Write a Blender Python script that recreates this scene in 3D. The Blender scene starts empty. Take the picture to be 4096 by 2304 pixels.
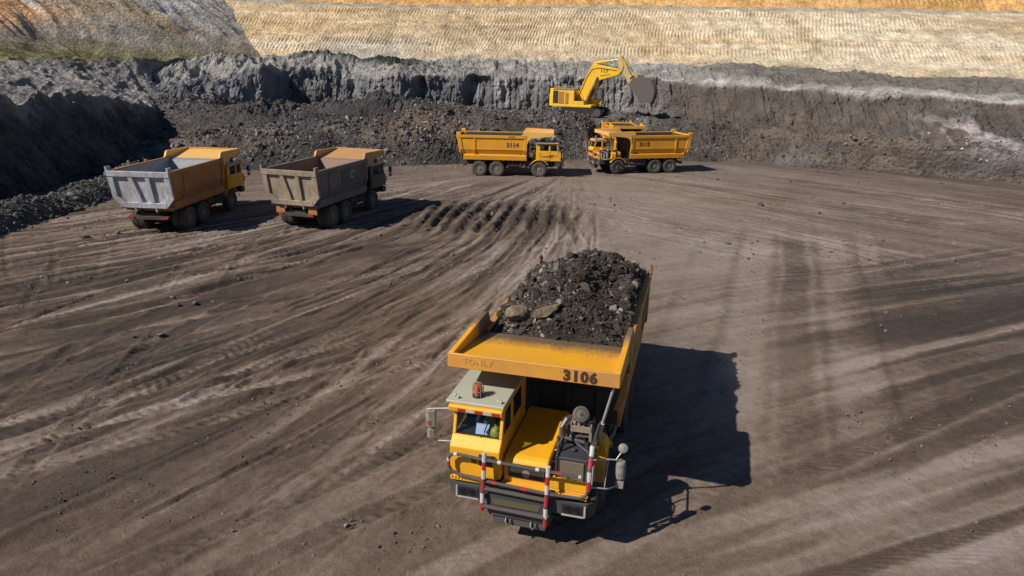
import bpy, bmesh, math, random
import numpy as np
from mathutils import Vector, Matrix
R_ = math.radians
scene = bpy.context.scene
COL = scene.collection
PI = math.pi

# ------------------------------------------------------------------ helpers
def tag(o, label=None, cat=None, group=None, kind=None):
    if label: o['label'] = label
    if cat: o['category'] = cat
    if group: o['group'] = group
    if kind: o['kind'] = kind
    return o

def empty(name, loc=(0, 0, 0), rz=0.0, sc=1.0):
    o = bpy.data.objects.new(name, None)
    o.location = loc; o.rotation_euler = (0, 0, rz); o.scale = (sc, sc, sc)
    o.empty_display_size = 0.3
    COL.objects.link(o)
    return o

def link(name, me, mats, parent=None):
    o = bpy.data.objects.new(name, me)
    for m in (mats if isinstance(mats, (list, tuple)) else [mats]):
        me.materials.append(m)
    COL.objects.link(o)
    if parent is not None: o.parent = parent
    return o

class MB:
    def __init__(s): s.v = []; s.f = []; s.m = []
    def add(s, vs, fs, m=0):
        b = len(s.v); s.v += [tuple(p) for p in vs]
        for f in fs: s.f.append(tuple(b + i for i in f)); s.m.append(m)
        return s
    def box(s, x0, x1, y0, y1, z0, z1, m=0):
        x0, x1 = min(x0, x1), max(x0, x1); y0, y1 = min(y0, y1), max(y0, y1)
        return s.add([(x0,y0,z0),(x1,y0,z0),(x1,y1,z0),(x0,y1,z0),(x0,y0,z1),(x1,y0,z1),(x1,y1,z1),(x0,y1,z1)],
                     [(0,3,2,1),(4,5,6,7),(0,1,5,4),(1,2,6,5),(2,3,7,6),(3,0,4,7)], m)
    def prism(s, poly, axis, a, b, m=0):
        n = len(poly)
        def P(p, t):
            return (t, p[0], p[1]) if axis == 'x' else ((p[0], t, p[1]) if axis == 'y' else (p[0], p[1], t))
        vs = [P(p, a) for p in poly] + [P(p, b) for p in poly]
        fs = [tuple(range(n))[::-1], tuple(range(n, 2*n))] + [(i, (i+1) % n, n+(i+1) % n, n+i) for i in range(n)]
        return s.add(vs, fs, m)
    def slab(s, pts, off, m=0):
        n = len(pts); off = Vector(off)
        vs = [Vector(p) for p in pts] + [Vector(p) + off for p in pts]
        fs = [tuple(range(n))[::-1], tuple(range(n, 2*n))] + [(i, (i+1) % n, n+(i+1) % n, n+i) for i in range(n)]
        return s.add(vs, fs, m)
    def tube(s, pts, r, n=8, m=0, r2=None):
        pts = [Vector(p) for p in pts]; N = len(pts); b = len(s.v)
        rad = [r + ((r2 if r2 is not None else r) - r) * i / max(1, N-1) for i in range(N)]
        up = None
        for i, p in enumerate(pts):
            d = (pts[min(i+1, N-1)] - pts[max(i-1, 0)]).normalized()
            if up is None:
                up = Vector((0, 0, 1)) if abs(d.z) < .9 else Vector((1, 0, 0))
            a = d.cross(up).normalized(); c = a.cross(d).normalized(); up = c
            for k in range(n):
                t = 2*PI*k/n
                s.v.append(tuple(p + rad[i]*(math.cos(t)*a + math.sin(t)*c)))
        for i in range(N-1):
            for k in range(n):
                k2 = (k+1) % n
                s.f.append((b+i*n+k, b+i*n+k2, b+(i+1)*n+k2, b+(i+1)*n+k)); s.m.append(m)
        s.f.append(tuple(b+k for k in range(n))[::-1]); s.m.append(m)
        s.f.append(tuple(b+(N-1)*n+k for k in range(n))); s.m.append(m)
        return s
    def lathe(s, prof, c, axis='y', n=24, m=0, mfn=None):
        b = len(s.v); c = Vector(c); P = len(prof)
        ax = axis if not isinstance(axis, str) else {'x':(1,0,0),'y':(0,1,0),'z':(0,0,1)}[axis]
        ax = Vector(ax).normalized()
        u = ax.cross(Vector((0,0,1)) if abs(ax.z) < .9 else Vector((1,0,0))).normalized(); w = ax.cross(u)
        for (r, h) in prof:
            for k in range(n):
                t = 2*PI*k/n
                s.v.append(tuple(c + ax*h + (u*math.cos(t) + w*math.sin(t))*max(r, 1e-4)))
        for i in range(P-1):
            for k in range(n):
                k2 = (k+1) % n
                s.f.append((b+i*n+k, b+i*n+k2, b+(i+1)*n+k2, b+(i+1)*n+k)); s.m.append(m if mfn is None else mfn(i))
        return s
    def build(s, name, mats, parent=None, bevel=0.0, smooth=False, seg=1):
        me = bpy.data.meshes.new(name)
        me.from_pydata(s.v, [], s.f); me.polygons.foreach_set('material_index', s.m)
        bm = bmesh.new(); bm.from_mesh(me)
        bmesh.ops.recalc_face_normals(bm, faces=bm.faces); bm.to_mesh(me); bm.free()
        if smooth:
            me.polygons.foreach_set('use_smooth', [True]*len(me.polygons))
            me.set_sharp_from_angle(angle=R_(38))
        me.update()
        o = link(name, me, mats, parent)
        if bevel:
            md = o.modifiers.new('bevel', 'BEVEL'); md.width = bevel; md.segments = seg
            md.limit_method = 'ANGLE'; md.angle_limit = R_(40)
        return o

def mesh_np(name, V, F, mats, parent=None, smooth=True, col=None, colname='tone'):
    me = bpy.data.meshes.new(name)
    V = np.asarray(V, np.float32); F = np.asarray(F, np.int32)
    n, k = F.shape
    me.vertices.add(len(V)); me.vertices.foreach_set('co', V.ravel())
    me.loops.add(n*k); me.loops.foreach_set('vertex_index', F.ravel())
    me.polygons.add(n); me.polygons.foreach_set('loop_start', np.arange(0, n*k, k, dtype=np.int32))
    me.polygons.foreach_set('loop_total', np.full(n, k, np.int32))
    me.polygons.foreach_set('use_smooth', np.full(n, smooth))
    me.update(calc_edges=True)
    if col is not None:
        a = me.attributes.new(colname, 'FLOAT_COLOR', 'POINT')
        c = np.ones((len(V), 4), np.float32); c[:, :col.shape[1]] = col
        a.data.foreach_set('color', c.ravel())
    me.validate()
    return link(name, me, mats, parent)

def grid_faces(nr, nc):
    i = np.arange(nr-1)[:, None]*nc + np.arange(nc-1)[None, :]
    return np.stack([i, i+1, i+nc+1, i+nc], -1).reshape(-1, 4)

_T = np.random.RandomState(7).rand(512, 512)
def vn(x, y, seed=0):
    x = np.asarray(x, float) + seed*37.31; y = np.asarray(y, float) + seed*91.77
    xi = np.floor(x).astype(int); yi = np.floor(y).astype(int)
    fx = x-xi; fy = y-yi; fx = fx*fx*(3-2*fx); fy = fy*fy*(3-2*fy)
    a = _T[xi & 511, yi & 511]; b = _T[(xi+1) & 511, yi & 511]; c = _T[xi & 511, (yi+1) & 511]; d = _T[(xi+1) & 511, (yi+1) & 511]
    return (a*(1-fx)+b*fx)*(1-fy)+(c*(1-fx)+d*fx)*fy*1.0 - .5
def fbm(x, y, seed=0, o=4, g=.5):
    s = 0; a = 1.0
    for k in range(o):
        s = s + a*vn(x*2**k, y*2**k, seed+k*3); a *= g
    return s
def rfbm(x, y, seed=0, o=4, g=.5):
    """ridged noise: sharp creases instead of soft swells"""
    s = 0; a = 1.0
    for k in range(o):
        s = s + a*(.25-np.abs(vn(x*2**k, y*2**k, seed+k*3)))*2; a *= g
    return s
def sstep(a, b, x):
    t = np.clip((x-a)/(b-a), 0, 1); return t*t*(3-2*t)

_ICO = None
def rocks_arrays(P, S, rng, flat=.75, jit=.28):
    """angular boulders: every rock is a jittered icosahedron; returns vertices and triangles"""
    global _ICO
    if _ICO is None:
        t = (1+5**.5)/2
        v = np.array([(-1,t,0),(1,t,0),(-1,-t,0),(1,-t,0),(0,-1,t),(0,1,t),(0,-1,-t),(0,1,-t),(t,0,-1),(t,0,1),(-t,0,-1),(-t,0,1)], float)
        v /= np.linalg.norm(v[0])
        f = np.array([(0,11,5),(0,5,1),(0,1,7),(0,7,10),(0,10,11),(1,5,9),(5,11,4),(11,10,2),(10,7,6),(7,1,8),(3,9,4),(3,4,2),(3,2,6),(3,6,8),(3,8,9),(4,9,5),(2,4,11),(6,2,10),(8,6,7),(9,8,1)])
        _ICO = (v, f)
    v, f = _ICO; N = len(P)
    V = v[None]*(1+jit*(rng.rand(N, 12, 1)*2-1))
    V = V*np.stack([.7+.7*rng.rand(N), .6+.5*rng.rand(N), flat*(.5+.6*rng.rand(N))], -1)[:, None]
    q = rng.randn(N, 4); q[:, 1:3] *= .6; q /= np.linalg.norm(q, axis=1)[:, None]
    w, x, y, z = q.T
    M = np.stack([1-2*(y*y+z*z), 2*(x*y-z*w), 2*(x*z+y*w), 2*(x*y+z*w), 1-2*(x*x+z*z), 2*(y*z-x*w), 2*(x*z-y*w), 2*(y*z+x*w), 1-2*(x*x+y*y)], -1).reshape(N, 3, 3)
    V = np.einsum('nij,nkj->nki', M, V)*np.asarray(S)[:, None, None] + np.asarray(P)[:, None]
    F = f[None] + (np.arange(N)*12)[:, None, None]
    return V.reshape(-1, 3), F.reshape(-1, 3)

# ------------------------------------------------------------------ materials
def nt(name):
    m = bpy.data.materials.new(name); m.use_nodes = True
    t = m.node_tree; b = t.nodes['Principled BSDF']
    return m, t, b
def N(t, kind, **kw):
    n = t.nodes.new(kind)
    for k, v in kw.items():
        if k in n.inputs: n.inputs[k].default_value = v
        else: setattr(n, k, v)
    return n
def noise(t, scale, detail=4, rough=.55, vec=None, dist=0):
    n = N(t, 'ShaderNodeTexNoise'); n.inputs['Scale'].default_value = scale; n.inputs['Detail'].default_value = detail
    n.inputs['Roughness'].default_value = rough; n.inputs['Distortion'].default_value = dist
    if vec is not None: t.links.new(vec, n.inputs['Vector'])
    return n.outputs['Fac']
def rng_(t, s, a, b, c=0., d=1.):
    n = N(t, 'ShaderNodeMapRange'); n.inputs['From Min'].default_value = a; n.inputs['From Max'].default_value = b
    n.inputs['To Min'].default_value = c; n.inputs['To Max'].default_value = d
    t.links.new(s, n.inputs['Value']); return n.outputs['Result']
def mth(t, op, a, b=None):
    n = N(t, 'ShaderNodeMath', operation=op)
    for i, x in enumerate((a, b)):
        if x is None: continue
        if isinstance(x, (int, float)): n.inputs[i].default_value = x
        else: t.links.new(x, n.inputs[i])
    return n.outputs[0]
def mix(t, f, a, b, mode='MIX'):
    n = N(t, 'ShaderNodeMix', data_type='RGBA', blend_type=mode)
    for i, x in ((0, f), (6, a), (7, b)):
        if isinstance(x, (int, float)): n.inputs[i].default_value = x
        elif isinstance(x, tuple): n.inputs[i].default_value = (*x, 1) if len(x) == 3 else x
        else: t.links.new(x, n.inputs[i])
    return n.outputs[2]
def bump(t, h, strength=.5, dist=.05, nrm=None):
    n = N(t, 'ShaderNodeBump'); n.inputs['Strength'].default_value = strength; n.inputs['Distance'].default_value = dist
    t.links.new(h, n.inputs['Height'])
    if nrm is not None: t.links.new(nrm, n.inputs['Normal'])
    return n.outputs['Normal']
def ocoord(t): return N(t, 'ShaderNodeTexCoord').outputs['Object']

DUST = (.17, .125, .095)
def paint(name, base, dust=.35, rough=.45, wear=None, low=True, dustc=DUST, streak=.5):
    """sprayed steel with dust film, grime streaks and chips"""
    m, t, b = nt(name); oc = ocoord(t)
    a = rng_(t, noise(t, 1.1, 6, .6, oc), .36, .72)
    f = mth(t, 'MULTIPLY', a, dust)
    mp = N(t, 'ShaderNodeMapping'); mp.inputs['Scale'].default_value = (5, 5, .5); t.links.new(oc, mp.inputs['Vector'])
    st = rng_(t, noise(t, 2.2, 4, .6, mp.outputs['Vector']), .46, .75)
    f = mth(t, 'MAXIMUM', f, mth(t, 'MULTIPLY', st, dust*streak*1.3))
    if low:
        sp = N(t, 'ShaderNodeSeparateXYZ'); t.links.new(oc, sp.inputs[0])
        lowf = mth(t, 'MULTIPLY', rng_(t, mth(t, 'ADD', sp.outputs['Z'], mth(t, 'MULTIPLY', noise(t, 3, 3, .6, oc), .7)), 2.1, 1.0), .75)
        f = mth(t, 'MAXIMUM', f, lowf)
    c = mix(t, f, base, dustc)
    c = mix(t, rng_(t, noise(t, .6, 3, .5, oc), .3, .7, 0, .35), c, tuple(x*.72 for x in base))
    if wear:
        c = mix(t, rng_(t, noise(t, 2.3, 5, .65, mp.outputs['Vector']), .50, .62, 0, .7), c, tuple(x*.45 for x in base))
        c = mix(t, rng_(t, noise(t, 14, 5, .7, oc), .66, .70), c, wear)
    t.links.new(c, b.inputs['Base Color'])
    t.links.new(rng_(t, f, 0, 1, rough, .85), b.inputs['Roughness'])
    t.links.new(bump(t, noise(t, 25, 3, .6, oc), .12, .01), b.inputs['Normal'])
    return m
def plain(name, base, rough=.6, metal=0., var=.25, scale=6, bmp=.1):
    m, t, b = nt(name); oc = ocoord(t)
    c = mix(t, rng_(t, noise(t, scale, 5, .6, oc), .35, .7), base, tuple(x*(1-var) + DUST[i]*var*.6 for i, x in enumerate(base)))
    t.links.new(c, b.inputs['Base Color']); b.inputs['Roughness'].default_value = rough; b.inputs['Metallic'].default_value = metal
    t.links.new(bump(t, noise(t, scale*5, 3, .6, oc), bmp, .01), b.inputs['Normal'])
    return m

M = {}
M['yellow'] = paint('yellow_paint', (.78, .37, .008), .30)
M['yellow_cab'] = paint('cab_yellow_paint', (.84, .41, .002), .26, streak=.8)
M['orange'] = paint('orange_yellow_paint', (.72, .31, .006), .32)
M['canopy'] = paint('canopy_yellow_paint', (.84, .39, .002), .24, low=False, streak=.8)
M['bed_dusty'] = paint('dust_coated_yellow_paint', (.60, .27, .02), .85, low=False, streak=1.0)
M['lip'] = paint('sunbleached_orange_paint', (.66, .30, .04), .55, low=False)
M['old_orange'] = paint('dusty_orange_paint', (.44, .17, .025), .8, streak=.9)
M['rust_canopy'] = paint('rusty_tan_canopy_paint', (.52, .28, .09), .7, low=False, streak=.9, dustc=(.30, .20, .12))
M['pale_canopy'] = paint('sunbleached_pale_orange_paint', (.78, .44, .10), .5, low=False, streak=.9, dustc=(.52, .36, .20))
M['bed_grey'] = paint('shade_darkened_dusty_steel', (.15, .135, .125), .6, .6, dustc=(.085,.07,.06), low=False, streak=1.0)  # dusty steel with the shade of the unlit side put into its colour
M['dirty_steel'] = paint('scoured_grey_steel', (.60, .61, .66), .95, .5, wear=(.13,.10,.09), dustc=(.20,.165,.15), low=False, streak=1.0)
M['dirty_tan'] = paint('dust_caked_tan_steel', (.42, .335, .245), .95, .7, wear=(.10,.07,.05), dustc=(.15,.105,.075), low=False, streak=1.0)
M['liner_grey'] = plain('polished_liner_steel', (.27, .30, .33), .42, .25, .35)
M['liner_dark'] = plain('dark_liner_steel', (.05, .05, .052), .6, .1)
M['liner_brown'] = plain('rusty_liner_steel', (.23, .145, .10), .65, .1, .4)
M['side_dark'] = paint('dark_teal_side_panel', (.025, .05, .055), .3, low=False)
M['cab_teal'] = paint('shade_green_cab_colour', (.012, .04, .032), .15, low=False)  # yellow cab coloured dark teal, the way it looks in shade
M['roof'] = paint('pale_grey_green_roof_paint', (.40, .42, .33), .25, .5, low=False)
M['navy'] = paint('navy_black_paint', (.022, .026, .036), .35, .5, dustc=(.10,.085,.075))
M['headboard'] = plain('shade_darkened_bulkhead', (.030, .033, .028), .8, 0, .5)  # base colour darkened to stand in for shade beneath the canopy
M['chassis'] = plain('dusty_black_steel', (.022, .021, .02), .75, 0, .6)
M['black'] = plain('black_plastic', (.012, .012, .013), .5)
M['rubber'] = plain('dusty_tyre_rubber', (.05, .046, .042), .88, 0, .9, 5)
M['rim'] = plain('dusty_wheel_steel', (.20, .17, .145), .6, .1, .6)
M['tube'] = plain('grey_painted_tube', (.085, .08, .085), .45, .2, .5)
M['palepipe'] = plain('pale_galvanised_pipe', (.48, .46, .44), .45, .2, .3)
M['mirrorcase'] = plain('grimy_white_plastic', (.26, .245, .22), .5, 0, .6, 9)
M['mirror'] = plain('dark_mirror_glass', (.06, .07, .08), .05, .9, 0, 1, 0)
M['white_tape'] = plain('white_reflective_tape', (.56, .55, .53), .45, 0, .4)
M['red_tape'] = plain('red_reflective_tape', (.42, .016, .028), .4, 0, .3)
M['red_lens'] = plain('red_orange_lens', (.55, .09, .03), .25, 0, .1)
M['tancore'] = plain('dust_clogged_radiator_core', (.15, .115, .08), .85, 0, .5, 20)
M['olive'] = plain('olive_recess_paint', (.09, .08, .04), .7, 0, .4)
M['grille'] = plain('grey_grille_mesh', (.055, .052, .046), .65, .2, .5, 12)
M['brownframe'] = plain('dusty_brown_bracket', (.26, .19, .15), .8, 0, .4)
M['ink'] = plain('dark_brown_stencil_paint', (.055, .016, .008), .7, 0, .2)
M['ink_faint'] = plain('faded_stencil_paint', (.53, .27, .06), .7, 0, .3)
M['stripe_red'] = plain('dark_red_stripe_paint', (.25, .03, .015), .5, 0, .3)
M['seat'] = plain('dark_seat_fabric', (.02, .022, .03), .9)
M['paper'] = plain('white_paper', (.75, .8, .85), .8, 0, .05)
M['hathat'] = plain('yellow_green_hard_hat_plastic', (.50, .48, .06), .4, 0, .15)
M['vest'] = plain('lime_high_visibility_fabric', (.28, .62, .04), .8, 0, .1)
M['navycloth'] = plain('navy_work_cloth', (.016, .02, .05), .9)
M['skin'] = plain('brown_skin', (.24, .13, .08), .6, 0, .1)
M['exc'] = paint('excavator_yellow_paint', (.86, .50, .008), .22, low=False)
M['exc_arm'] = paint('worn_pale_yellow_paint', (.62, .46, .16), .5, low=False)
M['lining'] = plain('dark_blue_grey_cab_lining', (.022, .027, .045), .8)
M['track'] = plain('dark_track_steel', (.018, .018, .019), .6, .2, .15)
M['bucket_side'] = plain('lit_bucket_side_steel', (.105, .092, .08), .65, .1, .4)  # lighter version of the bucket steel, painting the plate as sunlit
M['bucket'] = plain('abraded_bucket_steel', (.075, .07, .068), .55, .3, .5)
M['chrome'] = plain('chromed_rod', (.6, .6, .6), .2, .9, .1)

# the canopy sheet carries coal dirt that spills forward from the load, with scraped streaks along it
t = M['canopy'].node_tree; b = t.nodes['Principled BSDF']; oc = ocoord(t); sp = N(t, 'ShaderNodeSeparateXYZ'); t.links.new(oc, sp.inputs[0])
old = b.inputs['Base Color'].links[0].from_socket
mp = N(t, 'ShaderNodeMapping'); mp.inputs['Scale'].default_value = (2.2, 9, 1); t.links.new(oc, mp.inputs['Vector'])
ed = mth(t, 'ADD', sp.outputs['X'], mth(t, 'MULTIPLY', noise(t, 2.0, 5, .65, mp.outputs['Vector']), 1.0)); ed = mth(t, 'ADD', ed, mth(t, 'MULTIPLY', noise(t, 3.0, 5, .7, oc), .8))
dirt = rng_(t, ed, -1.1, -1.75)
mp2 = N(t, 'ShaderNodeMapping'); mp2.inputs['Scale'].default_value = (16, .5, 1); t.links.new(oc, mp2.inputs['Vector'])
scr = rng_(t, noise(t, 2.0, 5, .7, mp2.outputs['Vector']), .60, .70, 0, .7)
old = mix(t, scr, old, (.42, .24, .07))
t.links.new(mix(t, mth(t, 'MULTIPLY', dirt, .9), old, (.085, .068, .055)), b.inputs['Base Color'])
m, t, b = nt('tinted_window_glass')
b.inputs['Base Color'].default_value = (.03, .045, .06, 1); b.inputs['Roughness'].default_value = .04
tr = N(t, 'ShaderNodeBsdfTransparent'); tr.inputs[0].default_value = (.82, .87, .93, 1)
ms = N(t, 'ShaderNodeMixShader'); fr = N(t, 'ShaderNodeLayerWeight'); fr.inputs[0].default_value = .12
t.links.new(mth(t, 'ADD', mth(t, 'MULTIPLY', fr.outputs['Fresnel'], .8), .07), ms.inputs[0]); t.links.new(tr.outputs[0], ms.inputs[1]); t.links.new(b.outputs[0], ms.inputs[2])
t.links.new(ms.outputs[0], t.nodes['Material Output'].inputs['Surface'])
M['glass'] = m

def attr_col(t, n='tone'):
    a = N(t, 'ShaderNodeAttribute'); a.attribute_name = n; return a
def rocky(name, fine=1.0, bstr=.6, var=.35):
    """earth and rock coloured by the strata stored on the mesh, broken up by noise"""
    m, t, b = nt(name); oc = ocoord(t); a = attr_col(t)
    n1 = noise(t, .55*fine, 6, .65, oc); n2 = noise(t, 4.5*fine, 5, .7, oc)
    k = mth(t, 'ADD', rng_(t, n1, .25, .75, 1-var, 1+var), rng_(t, n2, .25, .75, -var*.9, var*.9))
    c = mix(t, 1.0, a.outputs['Color'], N(t, 'ShaderNodeCombineColor').outputs[0], 'MULTIPLY')
    cc = [x for x in t.nodes if x.type == 'COMBINE_COLOR'][0]
    for i in range(3): t.links.new(k, cc.inputs[i])
    t.links.new(c, b.inputs['Base Color']); b.inputs['Roughness'].default_value = .95
    b.inputs['Specular IOR Level'].default_value = .2
    vo = N(t, 'ShaderNodeTexVoronoi'); vo.inputs['Scale'].default_value = 2.6*fine; t.links.new(oc, vo.inputs['Vector'])
    h = mth(t, 'ADD', mth(t, 'ADD', n2, mth(t, 'MULTIPLY', vo.outputs['Distance'], -.8)), mth(t, 'MULTIPLY', noise(t, 1.6*fine, 6, .7, oc), 2.2))
    t.links.new(bump(t, h, bstr, .22/fine), b.inputs['Normal'])
    return m
M['terrain'] = rocky('strata_earth', 1.0, .95, .5)
M['rock'] = rocky('broken_rock', 2.0, .4, .3)
M['coal'] = rocky('broken_coal_rock', 4.0, .5, .35)

# ground material: tone attribute r = dust (light), g = damp/dark, b = warm tint
m, t, b = nt('pit_floor_dirt'); oc = ocoord(t); a = attr_col(t)
sp = N(t, 'ShaderNodeSeparateColor'); t.links.new(a.outputs['Color'], sp.inputs[0])
n1 = noise(t, .35, 6, .65, oc); n2 = noise(t, 3.0, 6, .7, oc); n3 = noise(t, 16, 4, .7, oc)
v = mth(t, 'ADD', sp.outputs[0], mth(t, 'ADD', rng_(t, n1, .3, .7, -.10, .10), mth(t, 'ADD', rng_(t, n2, .3, .7, -.13, .13), rng_(t, n3, .3, .7, -.10, .10))))
cr = N(t, 'ShaderNodeValToRGB'); t.links.new(v, cr.inputs[0])
e = cr.color_ramp.elements
e[0].position = .0; e[0].color = (.030, .027, .026, 1)
e[1].position = 1.0; e[1].color = (.29, .25, .23, 1)
x = e.new(.30); x.color = (.062, .049, .041, 1)
x = e.new(.55); x.color = (.130, .099, .081, 1)
x = e.new(.78); x.color = (.212, .170, .142, 1)
c = mix(t, mth(t, 'MULTIPLY', sp.outputs[2], .38), cr.outputs[0], (.155, .098, .058))
t.links.new(c, b.inputs['Base Color']); b.inputs['Roughness'].default_value = .95; b.inputs['Specular IOR Level'].default_value = .15
hh = mth(t, 'ADD', mth(t, 'MULTIPLY', n2, 1.2), mth(t, 'MULTIPLY', n3, .5))
t.links.new(bump(t, hh, .6, .07), b.inputs['Normal'])
M['ground'] = m

# ------------------------------------------------------------------ camera, sun, sky
cam = bpy.data.cameras.new('camera'); co = bpy.data.objects.new('camera', cam); COL.objects.link(co)
pitch, roll = .31533, -.016586
fwd = Vector((0, math.cos(pitch), -math.sin(pitch))); rt = Vector((1, 0, 0)); up = Vector((0, math.sin(pitch), math.cos(pitch)))
r2 = math.cos(roll)*rt - math.sin(roll)*up; u2 = math.sin(roll)*rt + math.cos(roll)*up
co.matrix_world = Matrix(((r2.x, u2.x, -fwd.x, 0), (r2.y, u2.y, -fwd.y, 0), (r2.z, u2.z, -fwd.z, 9.473), (0, 0, 0, 1)))
cam.lens = 1760.72/2576*36; cam.sensor_width = 36; cam.clip_end = 2000; cam.clip_start = .1
scene.camera = co

sd = Vector((-.969, -.571, 1.0)).normalized()
sl = bpy.data.lights.new('sun', 'SUN'); sl.energy = 5.0; sl.angle = R_(.5); sl.color = (1, .93, .83)
so = bpy.data.objects.new('sun', sl); COL.objects.link(so); so.location = (-40, -30, 60)
so.rotation_euler = (-sd).to_track_quat('-Z', 'Y').to_euler()
w = bpy.data.worlds.new('World'); scene.world = w; w.use_nodes = True
sky = w.node_tree.nodes.new('ShaderNodeTexSky'); sky.sky_type = 'NISHITA'; sky.sun_disc = False; sky.ozone_density = 8; sky.dust_density = .2
sky.sun_elevation = R_(41.6); sky.sun_rotation = math.atan2(sd.x, sd.y) % (2*PI)
bg = w.node_tree.nodes['Background']; w.node_tree.links.new(sky.outputs[0], bg.inputs[0]); bg.inputs[1].default_value = .06
vs = scene.view_settings; vs.view_transform = 'Standard'; vs.look = 'None'; vs.exposure = .18; vs.gamma = 1; vs.use_curve_mapping = False

# ------------------------------------------------------------------ pit floor
rs = np.random.RandomState(11)
def gl_(c): return np.maximum(.10-.0355*(c-3), .0)
def gr_(c): return .10+.030*(c-3)
BEND = -.010
def flow_left(x, y):
    """lane number of the wheel tracks that sweep in from one side and turn toward the loading area"""
    dy = y-40; xx = x - BEND*dy*dy*(dy < 0)
    cl = (xx - (.10+.0355*3)*dy)/(1-.0355*dy)
    return np.where(cl < 5.8, cl, xx)
def flow_right(x, y):
    """tracks on the far side of the haul lane: they peel off toward the side, or swing back to the loading area"""
    lo = (x - 2.2*(y-20))*.42 - .0035*(y-20)**2
    hi = (x + 1.05*(y-45))*.60 + .004*(x-20)**2
    return lo, hi
nr, nc = 860, 900
yy = np.concatenate([np.linspace(-60, 7.5, 40), (np.exp(np.linspace(math.log(12.), math.log(80.), nr-60))-4)+.0, np.linspace(77.5, 110, 20)])
s_ = np.linspace(-1, 1, nc)
uu = .86*s_ + 2.2*s_**7
X = uu[None, :]*(np.maximum(yy, 6)[:, None]+4.5); Y = np.repeat(yy[:, None], nc, 1)
cL = flow_left(X, Y); cRl, cRh = flow_right(X, Y); upw = sstep(33, 41, Y + .1*X + 4*vn(X*.15, Y*.15, 4)); near = sstep(80, 55, Y)
side = sstep(-2.5, 2.5, X - (6 + BEND*(Y-40)**2*(Y < 40)) + 2*vn(X*.2, Y*.2, 6))
wob = .45*vn(X*.3, Y*.3, 5) + .8*vn(X*.09, Y*.09, 55)
def streak(fq, ly, sd): return vn((cL+wob)*fq, Y*ly, sd)*(1-side) + (vn((cRl+wob)*fq, X*ly*.5, sd+50)*(1-upw) + vn((cRh+wob)*fq, X*ly, sd+60)*upw)*side*.8
st1 = streak(1.0, .08, 1); st2 = streak(3.2, .20, 2); st3 = streak(7.5, .5, 3)
c = cL
big = fbm(X*.07, Y*.07, 4, 3)
tone = .50 + .24*big + .30*st1 + .20*st2 + .14*st3
H = .035*st1 + .035*st2 + .02*st3 + .04*fbm(X*.5, Y*.5, 8, 4) + .008*fbm(X*5, Y*5, 9, 3)
warm = np.clip(.25 + .9*fbm(X*.06+9, Y*.06, 14, 3), 0, 1)
wet = np.zeros_like(X)
def track(xa, ya, g, k, y0, y1, w, depth, dt, tread=.0, seed=0, bend=0.):
    """one wheel rut along x = xa + g(y-ya) + k(y-ya)^2"""
    global tone, H
    i0, i1 = np.searchsorted(yy, [y0, y1])
    if i1-i0 < 4: return
    ys = yy[i0:i1]; kq = k + bend*(ys < ya)
    xc = xa + g*(ys-ya) + kq*(ys-ya)**2
    slope = g + 2*kq*(ys-ya); cs = 1/np.sqrt(1+slope**2)
    d = (X[i0:i1]-xc[:, None] - .22*vn(ys*.25, ys*0, seed)[:, None])*cs[:, None]
    L = y1-y0
    fade = (sstep(y0, y0+.2*L, ys)*sstep(y1, y1-.25*L, ys)*(.45+1.1*np.clip(vn(ys*.3, ys*0+3, seed+1)+.5, 0, 1)))[:, None]
    d = d + .05*vn(X[i0:i1]*2.2, Y[i0:i1]*2.2, seed+2)
    a = np.abs(d)/w
    core = np.clip((1.12-a)*2.2, 0, 1)
    ridge = np.exp(-((a-1.25)/.22)**2)
    arc = np.cumsum(np.gradient(ys)/cs)[:, None]
    tr = np.clip(np.sin((arc + np.abs(d)*.7)*2*PI/.33), -.4, 1)*core*tread*np.clip(.6+2*vn(X[i0:i1]*.9, Y[i0:i1]*.9, seed+4), 0, 1.2)
    H[i0:i1] += fade*(-depth*core + depth*.9*ridge) + fade*tr*.024
    tone[i0:i1] += fade*(dt*core + .07*ridge*(dt < 0)) - fade*np.clip(tr, 0, 1)*.12
for k in range(120):
    c0 = rs.uniform(-36, 4.5); y0 = rs.uniform(6, 36); y1 = y0 + rs.uniform(7, 30)
    m_ = rs.uniform(.85, 1.15) if rs.rand() < .7 else rs.uniform(.2, 1.7)
    kk = rs.uniform(-.010, .010); w_ = rs.uniform(.10, .30); dt = rs.choice([-1, 1], p=[.62, .38])*rs.uniform(.10, .30)
    dp = rs.uniform(.015, .06)*(1 if dt < 0 else .4); td = float(rs.rand() < .5)
    for off in (-1.2, 1.2): track(c0+off, 40, float(gl_(c0))*m_, kk, y0, min(y1, 60), w_, dp, dt, td, k*7+int(off > 0), BEND)
for k in range(46):                                     # peeling off to the side, below the lane
    ya = rs.uniform(5, 34); xa = 9.5+.375*(ya-19)+rs.uniform(0, 26); g = rs.uniform(1.7, 2.7); ln = rs.uniform(4, 11)
    w_ = rs.uniform(.14, .42); dt = rs.choice([-1, 1], p=[.5, .5])*rs.uniform(.07, .22)
    for off in (-.55, .55): track(xa, ya+off, g, rs.uniform(-.02, .02), ya-.3*ln, ya+.7*ln, w_, .015, dt, float(rs.rand() < .3), 900+k*3+int(off > 0))
for k in range(34):                                     # swinging from the lane back toward the loading face
    ya = rs.uniform(37, 56); xa = rs.uniform(9, 34); g = -rs.uniform(.3, 1.6); ln = rs.uniform(5, 12)
    w_ = rs.uniform(.10, .30); dt = rs.choice([-1, 1], p=[.6, .4])*rs.uniform(.05, .16)
    for off in (-.8, .8): track(xa+off, ya, g, rs.uniform(-.05, .0), ya-.5*ln, ya+.5*ln, w_, .03, dt, 0, 1200+k*3+int(off > 0))
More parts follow.
